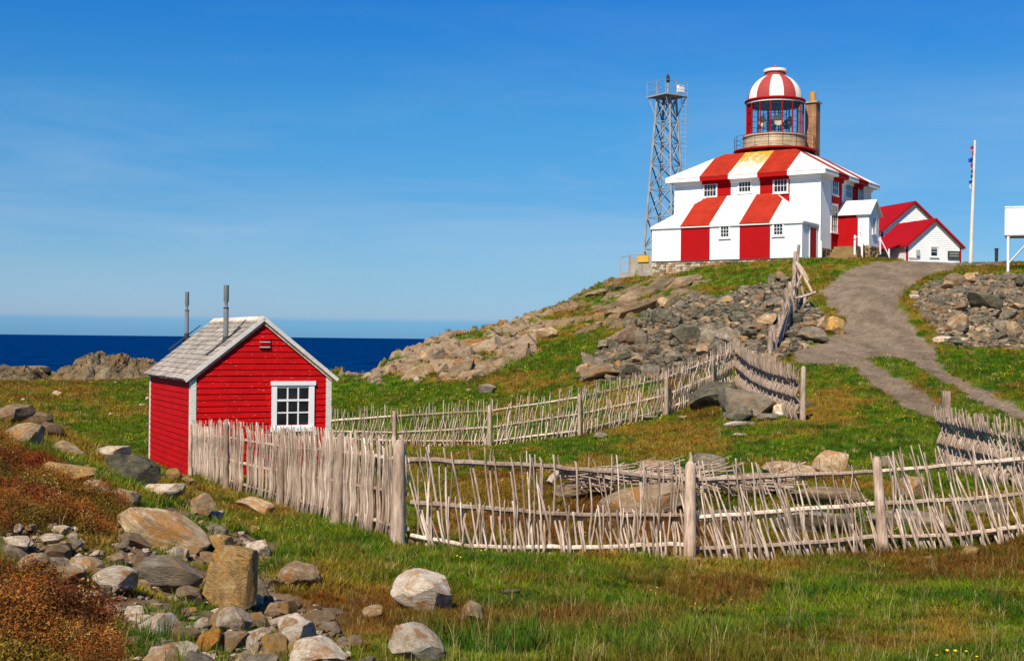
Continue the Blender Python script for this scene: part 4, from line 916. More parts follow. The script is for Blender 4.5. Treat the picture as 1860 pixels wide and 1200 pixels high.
# window of the shed
m = MB(); fo = lambda p, q, r, s, d: m.box(K, p, q, -d, -.012, r, s)
fo(wA, wA + .12, wz0, wz1 - .1, .06); fo(wB - .13, wB, wz0, wz1 - .1, .06); fo(wA - .02, wB + .03, wz1 - .098, wz1, .075); fo(wA - .03, wB + .03, wz0 - .1, wz0 - .002, .10)
fo(wA + .121, wB - .131, wz1 - .155, wz1 - .1, .045); fo(wA + .121, wB - .131, wz0, wz0 + .05, .045)
xa, xb = wA + .121, wB - .131; za_, zb_ = wz0 + .052, wz1 - .157
cw, rh = (xb - xa) / 3, (zb_ - za_) / 3
for i in (1, 2): fo(xa + i * cw - .017, xa + i * cw + .017, za_, zb_, .042)
fo(xa, xb, za_ + rh - .016, za_ + rh + .016, .039); fo(xa, xb, za_ + 2 * rh - .025, za_ + 2 * rh + .025, .050)
fw_ = m.build('window', 'white_paint', shed)
for i in range(3):
    for j in range(3): m = MB(); m.box(K, xa + i * cw + .017, xa + (i + 1) * cw - .017, -.034, -.03, za_ + j * rh + .02, za_ + (j + 1) * rh - .02); m.build('pane', 'window_glass', fw_)
m = MB(); m.box(K, 1.55, 1.81, -.05, -.02, -.28, -.03); vn = m.build('gable_vent', 'shed_red', shed, label='louvred vent in the gable')
for i in range(4): m = MB(); m.box(K, 1.56, 1.80, -.075, -.052, -.255 + .06 * i, -.235 + .06 * i); m.build('louvre', 'shed_red' if i % 2 else 'worn_white', vn)
# roof
rov, gov = .14, .075
n_ = Vector((-ssl, 0, 1)).normalized()
def RF(s, t, h, right=False):   # s along depth, t up the slope from eave (0..1), h above
    a = -rov + t * (SW / 2 + rov); zz = sze - ssl * rov + .03 + t * (SW / 2 + rov) * ssl
    a2 = a + n_.x * h; z2 = zz + n_.z * h
    return K(SW - a2 if right else a2, s, z2)
for rt in (False, True):
    m = MB(); P = [RF(-gov, 0, 0, rt), RF(-gov, 1, 0, rt), RF(SL + gov, 1, 0, rt), RF(SL + gov, 0, 0, rt)]; m.prism(P if not rt else P[::-1], (0, 0, -.04)); m.build('roof_board', 'shingle_wood', shed)
NC = 13; t_ = 1.0 / NC; sw_ = .215
mm = MB(); mm.v = []
shing_n = 0
for c in range(NC):
    s = -gov - (sw_ / 2 if c % 2 else 0)
    while s < SL + gov:
        s0, s1 = max(s, -gov), min(s + sw_ * rnd.uniform(.85, 1.1), SL + gov)
        if s1 - s0 > .02:
            e = rnd.uniform(-.006, .004) / 1.5; m = MB(); h0 = .030 + rnd.uniform(-.003, .004); t0 = max(c * t_ + e - .01, -.012); t1 = min(c * t_ + t_ * 1.15, 1.0)
            P = [RF(s0 + .003, t0, .004), RF(s1 - .003, t0, .004), RF(s1 - .003, t1, .003), RF(s0 + .003, t1, .003), RF(s0 + .003, t0, h0), RF(s1 - .003, t0, h0), RF(s1 - .003, t1, .008), RF(s0 + .003, t1, .008)]
            m.v = [tuple(p) for p in P]
            for q in ((0, 1, 2, 3), (7, 6, 5, 4), (0, 4, 5, 1), (1, 5, 6, 2), (2, 6, 7, 3), (3, 7, 4, 0)): m.f.append(q); m.m.append(0)
            m.build('shingle', 'shingle_wood', shed); shing_n += 1
        s = s1 if s1 > s else s + sw_
m = MB()
for c in range(NC): m.prism([RF(-gov, c * t_, .03, True), RF(-gov, min((c + 1) * t_, 1), .008, True), RF(SL + gov, min((c + 1) * t_, 1), .008, True), RF(SL + gov, c * t_, .03, True)][::-1], (0, 0, -.012))
m.build('shingle_courses', 'shingle_wood', shed, kind='stuff')
for rt in (False, True):
    m = MB(); P = [RF(-gov - .03, -.02, .035, rt), RF(-gov - .03, 1.005, .035, rt), RF(-gov - .03, 1.005, -.055, rt), RF(-gov - .03, -.02, -.05, rt)]; m.prism(P if rt else P[::-1], (sv_[0] * .028, sv_[1] * .028, 0)); m.build('bargeboard', 'worn_white', shed)
    m = MB(); P = [RF(-.03, .03, -.06, rt), RF(-.03, 1.0, -.06, rt), RF(-.03, 1.0, -.115, rt), RF(-.03, .03, -.115, rt)]; m.prism(P if rt else P[::-1], (-sv_[0] * .03, -sv_[1] * .03, 0)); m.build('frieze_board', 'weathered_wood', shed)
m = MB(); m.prism([RF(-gov, .95, .036), RF(-gov, 1.01, .036), RF(SL + gov, 1.01, .036), RF(SL + gov, .95, .036)], (0, 0, -.018)); m.build('ridge_board', 'bleached_wood', shed)
def roof_hit(px, py):
    best = None; d = at(px, py, 1.0)
    for i in range(4000):
        y = 28 + i * .002 * 1.0; p = d * y; rel = Vector((p.x - SCn[0], p.y - SCn[1])); a = rel.x * su_[0] + rel.y * su_[1]
        if p.z < sze + .03 + a * ssl and a < SW / 2: return p
    return d * 31
for (px_, pyb, pyt, w_) in ((339, 613, 530, .052), (410, 620, 518, .060)):
    p = roof_hit(px_, pyb); top = at(px_, pyt, p.y).z - p.z
    m = MB(); m.lathe(p, [(w_, -.12), (w_, top * .60), (w_ * .7, top * .63), (w_ * .62, top * .68), (w_ * 1.02, top * .72), (w_ * 1.02, top), (w_ * .8, top + .005), (w_ * .8, top - .1)], 14)
    pp = m.build('stovepipe', 'pipe_grey', shed, smooth=True, sharp=40)
    m = MB(); m.lathe(p, [(w_ * 1.7, -.10), (w_ * 1.15, .10), (w_, .12)], 12); m.build('collar', 'dark_lead', pp, smooth=True)
    m = MB(); m.lathe(p, [(w_ * 1.1, top * .585), (w_ * 1.1, top * .605)], 12); m.build('band', 'dark_lead', pp)
    rel = Vector((p.x - SCn[0], p.y - SCn[1])); a = rel.x * su_[0] + rel.y * su_[1]; s = rel.x * sv_[0] + rel.y * sv_[1]; tt = (a + rov) / (SW / 2 + rov)
    m = MB(); m.prism([RF(s - .10, tt - .24, .034), RF(s + .16, tt - .24, .034), RF(s + .10, tt + .22, .034), RF(s - .02, tt + .22, .034)][::-1], (0, 0, -.012)); m.build('flashing', 'dark_lead', pp)

# ================================================================== WATTLE FENCES
def interp(fr, s, k):
    i = min(int(s), len(fr) - 2); f = s - i; a, b = fr[i], fr[i + 1]
    return at(a[0], a[k], a[1]).lerp(at(b[0], b[k], b[1]), f)
def arclen(fr):
    pts = [at(a[0], a[2], a[1]) for a in fr]; L = [0]
    for i in range(1, len(pts)): L.append(L[-1] + (pts[i] - pts[i - 1]).length)
    return L
def s_of(L, d):
    for i in range(len(L) - 1):
        if d <= L[i + 1]: return i + (d - L[i]) / (L[i + 1] - L[i])
    return len(L) - 1 - 1e-6
def fence(fr, label, posts, npick, rp, rr_, rails_r=.032, seed=1, short=0.0, shear=(0, 0, 0, 0), wob=.012, weave=.045, gather=0.0, alt=.5, mode='weave', mats=('weathered_wood',), mesh_n=6, extra_top=.06, cat='fence', postmat='weathered_wood'):
    q = random.Random(seed); L = arclen(fr); n = len(fr) - 1
    root = empty('wattle_fence', interp(fr, n / 2, 2), label, cat)
    # rails: one pole per bay between posts
    ps = sorted(set([0] + [p[0] for p in posts if 0 < p[0] < n] + [n]))
    for k in (3, 4, 5):
        for i in range(len(ps) - 1):
            a, b = ps[i], ps[i + 1] + .0; st = max(3, int((b - a) * 4) + 2); P = []
            for j in range(st + 1):
                s = min(a + (b - a) * j / st, n - 1e-6); p = interp(fr, s, k); P.append(p + Vector((q.uniform(-.5, .5) * .01, q.uniform(-.5, .5) * .01, q.uniform(-1, 1) * .009)))
            fl = q.random() < .5; r0, r1 = rails_r * 1.12, rails_r * .82
            m = MB(); m.tube(P, [r0 + (r1 - r0) * (j / st if fl else 1 - j / st) for j in range(st + 1)], 7); m.build('rail', q.choice(mats), root, smooth=True, sharp=50)
    tot = L[-1]; ds = []
    d = .04
    base = tot / npick
    while d < tot and len(ds) < 298:
        ds.append(d); d += base * q.uniform(.35, 1.65) * (1 if q.random() > gather else .35) * (1 + gather * .45)
    for i, d in enumerate(ds):
        s = s_of(L, d); j = min(int(s), n - 1); along = (at(fr[j + 1][0], fr[j + 1][2], fr[j + 1][1]) - at(fr[j][0], fr[j][2], fr[j][1])); along.z = 0; along.normalize(); out = Vector((along.y, -along.x, 0))
        if alt < .5: sg = -1 if q.random() < alt else 1
        else: sg = (1 if i % 2 else -1) * (-1 if q.random() < .1 else 1)
        b0, r1, r2, r3, tp_ = [interp(fr, s, k) for k in (2, 3, 4, 5, 6)]
        lean = q.gauss(shear[0] * (.35 if (len(fr) == 11 and s < 4) else 1.0), shear[1]); kick = q.gauss(shear[2], shear[3])
        sh = q.random() < short
        if q.random() < .06: extra_cut = -q.uniform(.12, .35)
        else: extra_cut = 0
        r = rp * q.uniform(.72, 1.3); wv = weave + r
        H = (tp_ - b0).z
        def pt(p, o, extra=0.0):
            f = (p.z - b0.z) / max(H, .1); return p + along * ((f - .5) * lean * H + kick * max(0, .25 - f) * 2 + q.uniform(-1, 1) * wob) + out * o + Vector((0, 0, extra))
        P = [pt(b0, sg * wv * .2, -.03 + (q.uniform(0, .07))), pt(r1, sg * wv), pt(r1.lerp(r2, .5), 0), pt(r2, -sg * wv)]
        if mode == 'bulge' and not sh:
            o1 = sg * wv if alt < .5 else wv
            P = [pt(b0, 0, -.03), pt(r1, o1), pt(r1.lerp(r2, .55), -o1 * .7), pt(r2.lerp(r1, .03), o1), pt(r2.lerp(r3, .6), -o1 * .7), pt(r3, o1), pt(tp_, o1 * 1.4, q.uniform(-extra_top * 1.2, extra_top * 1.4) + extra_cut * .4)]
        elif mode == 'kink' and not sh:
            o1 = wv * (1 if sg > 0 else -1); L_ = lambda p, l, o, e=0.0: pt(p, o, e) + along * (l + q.uniform(-.012, .012))
            ks = q.uniform(.5, 1.5); P = [L_(b0, -.17 * ks, o1 * .6, -.02), L_(r1, -.02 * ks, o1), L_(r1.lerp(r2, .5), -.005, o1 * .8), L_(r2, -.015, o1), L_(r2.lerp(r3, .5), .01, o1 * .7), L_(r3, .075 * ks, o1), L_(tp_, .02 + q.uniform(-.04, .05), o1 * 1.1, q.uniform(-.12, .10))]
        elif sh: P.append(pt(r2.lerp(r3, q.uniform(.05, .25)), -sg * wv * .5)); P[3] = pt(r2, -sg * wv)
        else: P += [pt(r2.lerp(r3, .5), 0), pt(r3, sg * wv), pt(tp_, sg * wv * .8, q.uniform(-extra_top * 1.2, extra_top * 1.4) + extra_cut * .4)]
        E = [P[0] * 2 - P[1]] + P + [P[-1] * 2 - P[-2]]; Q = []
        for jj in range(1, len(E) - 2):
            for t in (0, .5):
                a_, b_2, c_, d_ = E[jj - 1], E[jj], E[jj + 1], E[jj + 2]; Q.append(.5 * ((2 * b_2) + (c_ - a_) * t + (2 * a_ - 5 * b_2 + 4 * c_ - d_) * t * t + (3 * b_2 - a_ - 3 * c_ + d_) * t ** 3))
        Q.append(P[-1]); P = Q
        nr = len(P); m = MB(); m.tube(P, [r * (1.15 - .5 * jj / (nr - 1)) * q.uniform(.93, 1.07) for jj in range(nr)], mesh_n); m.build('picket', q.choice(mats), root, smooth=True, sharp=60)
    for po in posts:
        s, r, dx, hup = po[:4]; s = min(s, n - 1e-6); a = interp(fr, s, 2); b = interp(fr, s, 6); j = min(int(s), n - 1); along = (at(fr[j + 1][0], 600, fr[j + 1][1]) - at(fr[j][0], 600, fr[j][1])); along.z = 0; along.normalize(); out = Vector((along.y, -along.x, 0)); side = po[4] if len(po) > 4 else 1
        o = out * (r + rails_r + .01) * side
        P = [a + o + Vector((0, 0, -.25)), a + o, a.lerp(b, .35) + o + Vector((dx * .4, 0, 0)), a.lerp(b, .7) + o + Vector((dx * .7, 0, 0)), b + o + Vector((dx, 0, hup - .05)), b + o + Vector((dx, 0, hup))]
        if len(po) > 5 and po[5] == 'square':
            c = P[0]; fr2 = lambda x, y, z: Vector((c.x + x, c.y + y, z)); m = MB(); m.box(fr2, -r, r, -r * .6, r * .6, c.z, P[-1].z)
        else:
            m = MB(); m.tube(P, [r * 1.15, r * 1.1, r * 1.02, r * .95, r * .85, r * .45], 10)
            if len(po) > 5 and po[5] == 'spike': m.tube([P[-1] + Vector((0, 0, -.02)), P[-1] + Vector((.01, 0, .05)), P[-1] + Vector((.0, 0, .12))], [.03, .022, .014], 6)
        m.build('post', postmat, root, smooth=True, sharp=45)
    return root
fence(F1, 'dense grey wattle fence of wavy woven sticks running in front of the red shed', [(0.02, .045, 0, 0, 1), (1, .06, 0, .02), (2, .065, .07, .03), (3, .078, .08, .03), (4, .082, .02, .03)], 296, .0148, .05, seed=11, mode='kink', shear=(.0, .05, -.03, .05), wob=.012, weave=.018, alt=.12, mats=('weathered_wood', 'bleached_wood', 'weathered_wood'), postmat='weathered_wood')
fence(F2, 'open weathered wattle fence of thin leaning sticks curving across the front of the enclosure', [(4.5, .078, .01, .06, 1, 'spike'), (7, .070, -.10, .02), (10, .07, 0, .03)], 235, .0128, .05, rails_r=.034, seed=12, short=.38, shear=(-.26, .10, .02, .05), wob=.014, weave=.026, gather=.5, mats=('bleached_wood', 'weathered_wood'), postmat='weathered_wood')
fence(F3, 'long wattle fence at the far side of the enclosure, climbing to the rubble slope', [(1, .065, 0, -.10), (2, .070, 0, -.08), (3, .055, 0, -.15), (4, .07, 0, -.1), (5, .05, 0, -.1)], 297, .0150, .05, seed=13, short=.22, shear=(.10, .09, .0, .06), wob=.02, weave=.035, mats=('weathered_wood', 'bleached_wood'), extra_top=.10)
fence(F4, 'short dense wattle fence returning from the far corner to a thick round post', [(0, .07, 0, .03, -1), (3, .078, .02, .05, -1)], 235, .0185, .05, seed=14, mode='bulge', alt=.12, shear=(-.05, .05, .0, .05), wob=.015, weave=.055, mats=('weathered_wood',), extra_top=.08)
fence(F5, 'dense wattle fence at the right edge beside the cart track with a square timber post', [(0.0, .08, 0, .38, -1, 'square')], 200, .0160, .05, seed=15, mode='bulge', alt=.15, shear=(-.08, .14, .0, .08), wob=.02, weave=.045, mats=('weathered_wood',), extra_top=.09)
# broken fence remains by the road
bf = empty('broken_fence', hit(1405, 655), 'broken rail fence of leaning grey poles climbing the slope beside the gravel road', 'fence')
def pole(root, x0, y0, Y0, x1, y1, Y1, r, name='pole', mt='weathered_wood'):
    a, b = at(x0, y0, Y0), at(x1, y1, Y1); P = [a + (b - a) * t + Vector((rnd.uniform(-1, 1), 0, rnd.uniform(-1, 1))) * r * .35 for t in (0, .3, .6, 1)]
    m = MB(); m.tube(P, [r * 1.1, r, r * .95, r * .8], 7); m.build(name, mt, root, smooth=True, sharp=50)
for a in ((1399, 662, 49, 1400, 600, 49, .11), (1407, 660, 49.5, 1403, 590, 49.5, .12), (1411, 640, 50, 1409, 610, 50, .07), (1418, 615, 54, 1415, 570, 54, .07), (1426, 600, 56, 1421, 545, 56, .09), (1431, 590, 58, 1429, 524, 58, .10), (1437, 575, 60, 1435, 513, 60, .12), (1443, 520, 66, 1446, 458, 66, .12), (1448, 500, 67, 1451, 444, 67, .10)):
    pole(bf, *a, name='post')
for a in ((1404, 650, 50, 1434, 540, 60, .07), (1410, 640, 50.5, 1437, 545, 60, .08), (1408, 620, 50, 1431, 560, 58, .06), (1413, 610, 52, 1446, 490, 66, .07), (1412, 632, 51, 1440, 520, 62, .07)): pole(bf, *a, name='rail')
for a in ((1447, 477, 66, 1476, 532, 63, .075), (1447, 490, 66, 1462, 545, 63.5, .06), (1437, 545, 64, 1456, 498, 64.5, .06), (1436, 545, 62, 1483, 531, 62, .075), (1448, 500, 66, 1449, 562, 64, .05), (1462, 540, 63.5, 1461, 558, 63, .06), (1452, 480, 66, 1470, 510, 64.5, .06), (1459, 555, 63, 1472, 540, 62.5, .045)): pole(bf, *a, name='brace')
# brush pile inside the enclosure
bpl = empty('brush_pile', hit(1230, 905), 'low pile of grey sticks and poles lying on boulders behind the open fence', 'brush pile')
q = random.Random(5)
for a in ((1000, 851, 21.2, 1240, 866, 21.6, .045), (1010, 862, 21.3, 1180, 858, 21.5, .05), (1060, 868, 21.4, 1440, 886, 22.3, .038), (1250, 872, 21.6, 1400, 876, 22, .045), (1000, 878, 21.0, 1020, 848, 21.2, .06)): pole(bpl, *a, name='stick')
for i in range(170):
    x = 1010 + 370 * q.random(); yb = 855 + (x - 1010) / 400 * 14 + q.gauss(4, 6); Y = 21.6 + q.uniform(-.5, .9) + (x - 1010) / 800
    ln = q.uniform(30, 110); an = q.gauss(.05, .22); pole(bpl, x, yb, Y, x + ln * math.cos(an), yb + ln * math.sin(an) * .9, Y + q.uniform(-.3, .3), q.uniform(.006, .017), 'stick')
for i in range(36):
    x = 1020 + 370 * q.random(); yb = 866 + (x - 1010) / 400 * 14 + q.random() * 6; pole(bpl, x, yb, 21.5, x + q.uniform(4, 26), yb + q.uniform(12, 26), 21.3 + q.uniform(-.1, .3), q.uniform(.008, .016), 'stick')

# ================================================================== ROCKS
ICO = {}
def ico(sub):
    if sub not in ICO:
        bm = bmesh.new(); bmesh.ops.create_icosphere(bm, subdivisions=sub, radius=1); bm.verts.ensure_lookup_table()
        ICO[sub] = (np.array([v.co[:] for v in bm.verts]), [tuple(v.index for v in f.verts) for f in bm.faces]); bm.free()
    return ICO[sub]
def rock_verts(seed, sub, planes=13, lo=.55, hi=.9, rough=.04, layered=0, boxy=.6):
    r = np.random.RandomState(seed); V_, Fc = ico(sub); P = V_.copy()
    P = np.sign(P) * np.abs(P) ** boxy
    A = r.normal(size=(3, 3)) * .16 + np.eye(3); P = P @ A
    for _ in range(planes + 3):
        n = r.normal(size=3); n /= np.linalg.norm(n); d = r.uniform(lo, hi) * (1.0 if boxy > .7 else 1.08); t = np.maximum(P @ n - d, 0); P -= t[:, None] * n
    P /= np.abs(P).max(0)
    a = P[:, 0] * 2.3 + seed * 1.7; b = P[:, 1] * 2.3 + P[:, 2] * 1.9
    nn = fbm(a, b, seed, 4) + fbm(P[:, 2] * 3.1 + seed, P[:, 0] * 2.7, seed + 5, 4) - 1
    P *= (1 + rough * 2 * nn)[:, None]
    if layered: P[:, :2] *= (1 + layered * (np.round(P[:, 2] * 4 + nn) % 2 - .5))[:, None]
    return P, Fc
RM = {}
def rock_mesh(seed, sub, mat, **k):
    key = (seed, sub, mat, tuple(sorted(k.items())))
    if key not in RM:
        P, Fc = rock_verts(seed, sub, **k); me = bpy.data.meshes.new('rock'); me.from_pydata([tuple(p) for p in P], [], Fc)
        me.polygons.foreach_set('use_smooth', [sub > 2] * len(Fc)); me.materials.append(MATS[mat]); me.update(); me.set_sharp_from_angle(angle=R(15)); RM[key] = me
    return RM[key]
def rock_at(name, label, cat, px, pyb, w, h, mat, seed, sub=4, depth=.8, rz=None, tilt=0, pitch=0, embed=.16, group=None, Y=None, lift=0, **k):
    p = hit(px, pyb) if Y is None else at(px, pyb, Y)
    if p is None: return None
    W_ = w / F * p.y; H_ = h / F * p.y; D_ = W_ * depth
    me = rock_mesh(seed, sub, mat, **k)
    c = p + Vector((p.x / p.y, 1, 0)) * (D_ * .35) ; c.z = p.z + H_ * (.5 - embed * .5) + lift
    o = inst(name, me, None, c, (pitch, -tilt, rz if rz is not None else rnd.uniform(-.4, .4)), (W_ / 2, D_ / 2, H_ * (1 + embed) / 2), label=label, cat=cat, group=group)
    return o
B = [  # px, bottom, w, h, material, seed, tilt, label, kwargs
 (55, 817, 84, 50, 'rock_tan', 3, .3, 'pale pointed boulder topmost on the heathy bank at the left edge', {}),
 (88, 790, 60, 26, 'rock_brown', 4, 0, 'brown flat rock just behind the pale pointed boulder at the left edge', {}),
 (20, 770, 80, 42, 'rock_brown', 5, .2, 'dark brown rock ledge at the left edge above the heath', {}),
 (70, 772, 55, 26, 'rock_brown', 6, 0, 'brown rock between the dark ledge and the pale pointed boulder', {}),
 (203, 840, 74, 36, 'rock_white', 7, 0, 'rounded whitish boulder on the bank in front of the green field', {}),
 (120, 832, 60, 30, 'rock_tan', 8, 0, 'low tan rock left of the rounded whitish boulder', {}),
 (246, 884, 96, 58, 'rock_green', 9, 0, 'large rounded grey-green boulder left of the shed corner', {}),
 (131, 882, 102, 40, 'rock_ochre', 10, -.08, 'blocky tan boulder lying in the orange heath', {}),
 (174, 900, 60, 28, 'rock_tan', 12, 0, 'small rounded tan boulder in front of the blocky tan one', {}),
 (290, 908, 98, 34, 'rock_white', 13, .1, 'flat white slab just below the shed corner', {}),
 (231, 924, 56, 36, 'rock_tan', 14, 0, 'tan stone between the flat white slab and the heath', {}),
 (315, 876, 34, 26, 'rock_ochre', 15, 0, 'ochre stone at the foot of the shed side wall', {}),
 (340, 880, 24, 16, 'rock_tan', 16, 0, 'small tan stone at the shed corner post', {}),
 (367, 940, 54, 42, 'rock_tan', 17, .2, 'triangular grey-tan boulder below the left end of the dense fence', {}),
 (300, 1000, 176, 54, 'rock_tan', 18, -.42, 'long tilted tan slab, largest of the lower left boulders', {'depth': .62, 'pitch': .3, 'lift': .04, 'planes': 7, 'boxy': .45, 'rz': .1, 'embed': 0}),
 (424, 1116, 106, 122, 'rock_ochre', 19, -.10, 'tall upright ochre boulder with flat front face beside the tilted slab', {'depth': .75, 'planes': 8, 'boxy': .42, 'rough': .03, 'rz': .25}),
 (404, 1004, 54, 34, 'rock_ochre', 20, 0, 'ochre stone right behind the upright boulder', {}),
 (545, 1068, 86, 50, 'rock_tan', 21, -.25, 'rounded grey-tan boulder right of the upright ochre one', {}),
 (467, 1014, 46, 30, 'rock_white', 22, .3, 'pale wedge stone behind the rounded grey-tan boulder', {}),
 (772, 1114, 132, 80, 'rock_white', 23, 0, 'large white and orange boulder alone on the grass below the corner post', {'depth': .8, 'planes': 9, 'boxy': .85, 'rough': .025}),
 (858, 1130, 50, 38, 'rock_tan', 24, -.3, 'tan stone leaning against the large white boulder', {}),
 (752, 1202, 124, 62, 'rock_white', 25, -.35, 'long pinkish white boulder at the bottom edge below the large white one', {'depth': .7, 'planes': 9, 'boxy': .8}),
 (576, 1218, 106, 56, 'rock_white', 26, .12, 'creamy boulder cut by the bottom edge of the view', {}),
 (526, 1166, 52, 40, 'rock_tan', 27, 0, 'tan stone above the creamy bottom-edge boulder', {}),
 (578, 1142, 74, 28, 'rock_brown', 28, .2, 'low brown rock right of the tan stone', {}),
 (676, 1126, 42, 24, 'rock_tan', 29, 0, 'small orange-tinged stone left of the large white boulder', {}),
 (648, 1176, 34, 24, 'rock_brown', 30, 0, 'small brown stone left of the long pinkish boulder', {}),
 (668, 1212, 30, 20, 'rock_grey', 31, 0, 'small grey stone at the bottom edge beside the long pinkish boulder', {}),
 (305, 1078, 132, 62, 'rock_grey', 32, -.2, 'grey-brown bedrock lump under the tilted slab', {}),
 (208, 1078, 88, 48, 'rock_white', 33, -.15, 'whitish boulder left of the bedrock lump', {}),
 (33, 1000, 64, 28, 'rock_white', 34, 0, 'white stone at the left edge between two heath patches', {}),
 (88, 990, 58, 18, 'rock_white', 35, 0, 'flat white stone right of the left-edge white stone', {}),
 (109, 970, 40, 15, 'rock_white', 36, 0, 'little white stone at the lower rim of the orange heath', {}),
 (131, 980, 20, 14, 'rock_white', 37, 0, 'tiny white stone below the orange heath', {}),
 (110, 1024, 56, 36, 'rock_brown', 38, .25, 'brown wedge rock below the flat white stone', {}),
 (55, 1042, 70, 36, 'rock_tan', 39, .2, 'layered tan rock near the left edge above the lower heath', {}),
 (14, 1024, 36, 22, 'rock_brown', 40, 0, 'brown rock touching the left edge', {}),
 (124, 1062, 74, 34, 'rock_tan', 41, 0, 'tan rock at the rim of the lower heath patch', {}),
 (374, 1187, 56, 42, 'rock_orange', 42, 0, 'bright orange stone near the bottom edge', {}),
 (318, 1206, 96, 36, 'rock_white', 43, 0, 'broad white boulder at the bottom edge left of the orange stone', {}),
 (459, 1192, 26, 44, 'rock_white', 44, .2, 'white upright shard right of the orange stone', {}),
 (422, 1152, 72, 48, 'rock_white', 45, 0, 'rough whitish boulder below the upright ochre one', {}),
 (256, 1142, 38, 24, 'rock_white', 46, 0, 'white stone beside the lower heath patch', {}),
 (333, 1122, 32, 18, 'rock_tan', 47, 0, 'pinkish flat stone below the bedrock lump', {}),
 (340, 1100, 58, 34, 'rock_brown', 48, 0, 'reddish brown stone left of the upright ochre boulder', {}),
 (205, 1118, 50, 18, 'rock_white', 49, -.2, 'slanting white stone on the lower heath', {}),
 (470, 1090, 36, 40, 'rock_grey', 50, .3, 'dark grey stone wedged against the right side of the upright boulder', {}),
 (462, 930, 130, 24, 'rock_tan', 110, -.12, 'long low tan ledge along the foot of the dense fence', {'depth': .3, 'rz': -.9}),
 (738, 994, 46, 18, 'rock_brown', 51, 0, 'brown stone at the foot of the thick corner post', {}),
 (1242, 1028, 80, 14, 'rock_tan', 52, 0, 'flat stone at the foot of the spiked fence post', {}),
 (1762, 1012, 42, 20, 'rock_ochre', 53, .3, 'small orange-white stone in the rusty grass at lower right', {}),
 (1686, 1018, 20, 9, 'rock_tan', 54, 0, 'tiny tan stone left of the orange-white stone', {}),
 (928, 1080, 34, 10, 'rock_grey', 55, 0, 'little flat stone in the grass right of the large white boulder', {}),
 (1180, 940, 190, 56, 'rock_tan', 56, .04, 'broad flat boulder carrying the brush pile', {'depth': .6}),
 (1200, 862, 84, 26, 'rock_tan', 57, 0, 'tan rock behind the left half of the brush pile', {}),
 (1290, 856, 64, 32, 'rock_grey', 58, 0, 'triangular grey rock poking up behind the spiked post', {}),
 (1430, 876, 112, 36, 'rock_tan', 59, 0, 'wide pale rock right of the brush pile', {}),
 (1506, 864, 68, 48, 'rock_tan', 60, 0, 'upright tan boulder behind the open fence', {'planes': 10}),
 (1655, 908, 60, 48, 'rock_tan', 61, -.3, 'tan boulder behind the fence right of the leaning post', {}),
 (1610, 850, 34, 24, 'rock_grey', 62, 0, 'small grey rock between the tan boulder and the leaning post', {}),
 (1480, 972, 150, 44, 'rock_grey', 63, .05, 'low grey slab behind the fence left of the leaning post', {}),
 (1500, 920, 150, 34, 'rock_brown', 64, 0, 'brown ledge behind the fence above the low slab', {}),
 (1370, 902, 90, 38, 'rock_brown', 65, 0, 'brown rock under the right end of the brush pile', {}),
 (1650, 960, 170, 34, 'rock_grey', 66, 0, 'long grey ledge behind the fence right of the leaning post', {}),
 (1790, 940, 150, 30, 'rock_grey', 67, 0, 'grey ledge behind the fence near the right edge', {}),
 (1060, 905, 110, 34, 'rock_brown', 68, 0, 'dark brown rock under the left end of the brush pile', {}),
 (1300, 950, 120, 20, 'rock_grey', 69, 0, 'low stone hidden in rusty grass behind the spiked post', {}),
 (1090, 797, 32, 12, 'rock_grey', 70, 0, 'small grey stone on green grass below the far fence', {}),
 (1180, 763, 34, 12, 'rock_grey', 71, 0, 'small stone close under the climbing far fence', {}),
 (1240, 762, 18, 8, 'rock_tan', 72, 0, 'tiny tan stone below the far fence corner boulders', {}),
 (1345, 777, 62, 12, 'rock_white', 73, 0, 'flat pale stone below the corner boulders', {}),
 (1345, 794, 34, 8, 'rock_white', 74, 0, 'second flat pale stone lower on the grass', {}),
 (1295, 742, 98, 54, 'rock_green', 75, .3, 'big grey-green boulder at the far corner of the wattle fence', {}),
 (1350, 760, 120, 52, 'rock_grey', 76, -.1, 'broad tan-grey boulder in front of the far fence corner', {}),
 (1338, 768, 60, 30, 'rock_green', 77, 0, 'dark green-grey rock in front of the broad tan-grey boulder', {}),
 (1422, 757, 44, 24, 'rock_white', 78, 0, 'white boulder at the foot of the short dense fence', {}),
 (1395, 764, 40, 16, 'rock_grey', 79, 0, 'flat grey rock beside the white boulder', {}),
 (1470, 738, 24, 10, 'rock_green', 80, 0, 'small blue-grey stone right of the thick round post', {}),
 (885, 716, 34, 20, 'rock_grey', 81, 0, 'grey pointed rock in the meadow above the far fence', {}),
 (852, 712, 12, 7, 'rock_tan', 82, 0, 'tiny pale stone left of the grey pointed rock', {}),
 (757, 693, 13, 9, 'rock_white', 83, 0, 'pale stone at the foot of the coastal rocks', {}),
 (1514, 608, 40, 34, 'rock_ochre', 84, -.3, 'pale yellow boulder beside the gravel road', {}),
 (1497, 606, 28, 32, 'rock_tan', 85, -.3, 'tan boulder leaning on the yellow one beside the gravel road', {}),
 (1474, 622, 62, 30, 'rock_grey', 86, 0, 'large grey boulder left of the yellow boulder by the road', {}),
 (1444, 588, 30, 20, 'rock_green', 87, 0, 'grey-green block on the slope left of the road', {}),
 (40, 684, 100, 22, 'rock_outcrop', 89, .0, 'low tan outcrop at the left edge of the shore', {}),
 (1710, 624, 44, 18, 'rock_white', 90, .1, 'white slab at the foot of the right rubble heap', {}),
 (1730, 520, 46, 24, 'rock_brown', 93, .3, 'dark and ochre block at the top of the right rubble heap', {}),
 (1740, 600, 42, 32, 'rock_tan', 94, 0, 'tan block low in the right rubble heap', {}),
